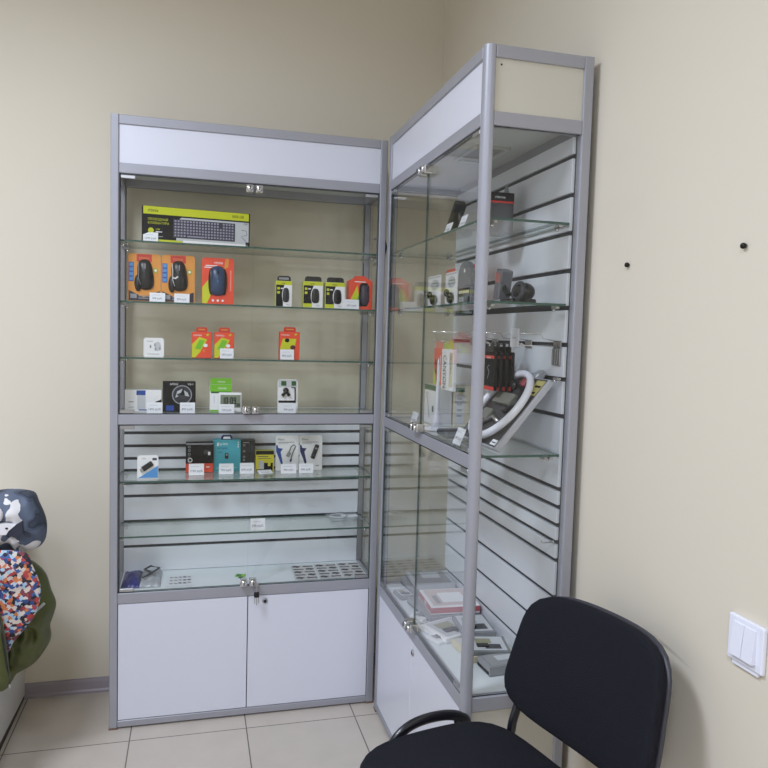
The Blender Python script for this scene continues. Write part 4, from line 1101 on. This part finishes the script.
def cloth_mat(name, kind):
    m = bpy.data.materials.new(name); m.use_nodes = True; nt = m.node_tree; b = nt.nodes['Principled BSDF']; b.inputs['Roughness'].default_value = .7
    tc = nt.nodes.new('ShaderNodeTexCoord')
    if kind == 'hood':
        v = nt.nodes.new('ShaderNodeTexNoise'); v.inputs['Scale'].default_value = 14; v.inputs['Detail'].default_value = 1.5
        r = nt.nodes.new('ShaderNodeValToRGB'); cr = r.color_ramp; cr.interpolation = 'CONSTANT'
        cr.elements[0].position = 0; cr.elements[0].color = (*lin((62, 70, 84)), 1); cr.elements[1].position = .50; cr.elements[1].color = (*lin((92, 102, 122)), 1)
        e = cr.elements.new(.60); e.color = (*lin((226, 224, 224)), 1); e = cr.elements.new(.40); e.color = (*lin((48, 54, 68)), 1); e = cr.elements.new(.44); e.color = (*lin((74, 83, 100)), 1)
        nt.links.new(tc.outputs['Object'], v.inputs['Vector']); nt.links.new(v.outputs[0], r.inputs[0])
        n2 = nt.nodes.new('ShaderNodeTexNoise'); n2.inputs['Scale'].default_value = 220; mx = nt.nodes.new('ShaderNodeMix'); mx.data_type = 'RGBA'; mx.blend_type = 'OVERLAY'; mx.inputs[0].default_value = .35
        nt.links.new(tc.outputs['Object'], n2.inputs['Vector']); nt.links.new(r.outputs[0], mx.inputs[6]); nt.links.new(n2.outputs[1], mx.inputs[7]); nt.links.new(r.outputs[0], b.inputs['Base Color'])
    if kind == 'multi':
        v = nt.nodes.new('ShaderNodeTexVoronoi'); v.inputs['Scale'].default_value = 105; v.distance = 'CHEBYCHEV'
        mp = nt.nodes.new('ShaderNodeMapping'); mp.inputs['Rotation'].default_value = (0, .6, 0); nt.links.new(tc.outputs['Object'], mp.inputs[0]); nt.links.new(mp.outputs[0], v.inputs['Vector'])
        sp = nt.nodes.new('ShaderNodeSeparateColor'); nt.links.new(v.outputs['Color'], sp.inputs[0])
        r = nt.nodes.new('ShaderNodeValToRGB'); cr = r.color_ramp; cr.interpolation = 'CONSTANT'
        cols = [(34, 36, 52), (176, 66, 66), (214, 202, 194), (66, 100, 160), (206, 124, 76), (168, 196, 216), (120, 60, 70), (214, 200, 190), (48, 74, 130), (40, 40, 50)]
        cr.elements[0].color = (*lin(cols[0]), 1); cr.elements[1].position = .1; cr.elements[1].color = (*lin(cols[1]), 1)
        for i, c in enumerate(cols[2:]): e = cr.elements.new(.2 + .1 * i); e.color = (*lin(c), 1)
        nt.links.new(sp.outputs[0], r.inputs[0]); nt.links.new(r.outputs[0], b.inputs['Base Color'])
    return m


GRN = mat('olive_green_nylon', (78, 84, 38), .42, 0, .10, 14, .1)
HOODM = cloth_mat('grey_bird_print', 'hood'); MULM = cloth_mat('multicolour_print', 'multi')


def inflate(outline, cen, D, m, name, yc, amp=.012, seed=1., fs_=14, parent=None, sub=3, rings=16, label=None, dirv=(1, .6)):
    """plump cloth form from a star-shaped outline in xz, thickness in y, with folds"""
    P = []
    n = len(outline)
    for i in range(n):
        p0, p1, p2, p3 = (Vector(outline[(i + k) % n]) for k in (-1, 0, 1, 2))
        for k in range(4):
            t = k / 4; P.append(.5 * ((2 * p1) + (-p0 + p2) * t + (2 * p0 - 5 * p1 + 4 * p2 - p3) * t * t + (-p0 + 3 * p1 - 3 * p2 + p3) * t ** 3))
    c = Vector(cen); vs = []; fs = []; N = len(P)
    seq = [(k / rings, -1) for k in range(rings + 1)] + [(k / rings, 1) for k in range(rings - 1, -1, -1)]
    for r, sd in seq:
        rr = math.sin(r * PI / 2)
        for q in P:
            p = c + (q - c) * rr; h = D * math.sqrt(max(0, 1 - rr ** 2.6))
            f = noise.noise(Vector((p.x * fs_ * dirv[0], p.y * fs_ * dirv[1], seed * 7.3 + sd))) + .5 * (1 - abs(noise.noise(Vector((p.x * fs_ * 1.9, p.y * fs_ * 1.3 + p.x * 6, seed * 3.1)))) * 4)
            h += amp * f * (1 - rr ** 4)
            vs.append((p.x, yc + sd * h, p.y))
    M_ = len(seq)
    for i in range(M_ - 1):
        for k in range(N): fs.append((i * N + k, i * N + (k + 1) % N, (i + 1) * N + (k + 1) % N, (i + 1) * N + k))
    mb = MB(); mb.add(vs, fs, m, True); o = mb.build(name, parent)
    return o


gj = inflate([(-.308, .60), (-.288, .612), (-.247, .636), (-.205, .625), (-.168, .586), (-.152, .533), (-.138, .489), (-.146, .452), (-.155, .422), (-.152, .384), (-.169, .349), (-.191, .319), (-.216, .30), (-.246, .284), (-.262, .258), (-.285, .242), (-.309, .236), (-.309, .42)],
             (-.245, .45), .072, GRN, 'green_jacket', -.135, .024, 1.3, 15)
tag(gj, 'olive green nylon jacket hanging lowest over the desk side', 'jacket')
inflate([(-0.287, 0.605), (-0.274, 0.598), (-0.250, 0.560), (-0.236, 0.500), (-0.228, 0.440), (-0.224, 0.390), (-0.221, 0.345), (-0.240, 0.325), (-0.268, 0.330), (-0.287, 0.350), (-0.287, 0.470)], (-.268, .45), .026, GRN, 'front_edge', -.332, .008, 5.1, 22, parent=gj)
z = MB(); z.tube([(-.246, -.340, .53), (-.234, -.346, .47), (-.227, -.342, .40), (-.222, -.334, .342)], .003, mat('dark_zip', (34, 34, 34), .4), 6); z.ball((-.222, -.336, .338), (.004, .003, .008), CHB, 8, 6); z.build('zip', gj)
z = MB(); z.M = Matrix.Translation((-.172, -.205, .505)) @ Matrix.Rotation(-.75, 4, 'Y'); z.box(-.020, .020, -.002, .004, -.004, .004, LGR, .001); z.build('reflective_logo', gj)
mj = inflate([(-0.290, 0.689), (-0.244, 0.704), (-0.190, 0.694), (-0.174, 0.659), (-0.160, 0.622), (-0.152, 0.585), (-0.163, 0.524), (-0.191, 0.480), (-0.224, 0.439), (-0.239, 0.409), (-0.269, 0.434), (-0.284, 0.534)],
             (-.238, .58), .018, MULM, 'patterned_jacket', -.280, .006, 2.1, 16)
tag(mj, 'multicoloured geometric print jacket between the grey hood and the green jacket', 'jacket')
z = MB(); z.ball((-.284, -.300, .622), (.022, .012, .034), mat('royal_blue_lining', (34, 62, 168), .5), 14, 10); z.build('blue_lining', mj)
hj = inflate([(-.42, .735), (-.44, .80), (-.36, .838), (-.286, .848), (-.249, .849), (-.197, .840), (-.181, .808), (-.162, .759), (-.159, .723), (-.165, .692), (-.184, .675), (-.22, .668), (-.26, .667), (-.300, .68), (-.305, .728), (-.36, .732)],
             (-.26, .765), .09, HOODM, 'printed_hooded_jacket', -.16, .022, 3.7, 17)
tag(hj, 'bundled grey jacket with white bird print, topmost of the jackets on the desk', 'jacket')
z = MB(); z.ball((-.276, -.262, .800), (.024, .010, .026), mat('white_bird_print', (228, 226, 230), .6), 14, 10)
z.prism([(-.31, .745), (-.305, .768), (-.255, .775), (-.222, .768), (-.240, .752), (-.245, .742), (-.28, .744)], -.262, -.245, mat('white_bird_print', (228, 226, 230), .6))
z.prism([(-.243, .742), (-.222, .768), (-.205, .778), (-.203, .748), (-.222, .732)], -.260, -.243, mat('slate_beak_print', (44, 46, 60), .6)); z.ell(-.243, .761, .004, .003, -.2635, BLK2, 10); z.build('bird_print', hj)

# added housings for the invented ceiling lights, out of view
for (y, lb) in ((-1.35, 'added square ceiling panel lamp, unseen, above the display cabinets'), (-3.2, 'added square ceiling panel lamp, unseen, near the added window')):
    o = tag(empty('added_ceiling_lamp', (-.66 if y > -2 else -.3, y, CEIL)), lb, 'ceiling lamp', 'added square ceiling panel lamps')
    mb = MB()
    for a in ((-.31, .31, -.31, -.295), (-.31, .31, .295, .31), (-.31, -.295, -.295, .295), (.295, .31, -.295, .295)): mb.box(a[0], a[1], a[2], a[3], -.055, 0, WF)
    mb.box(-.295, .295, -.295, .295, -.03, 0, WF); mb.build('lamp_housing', o)
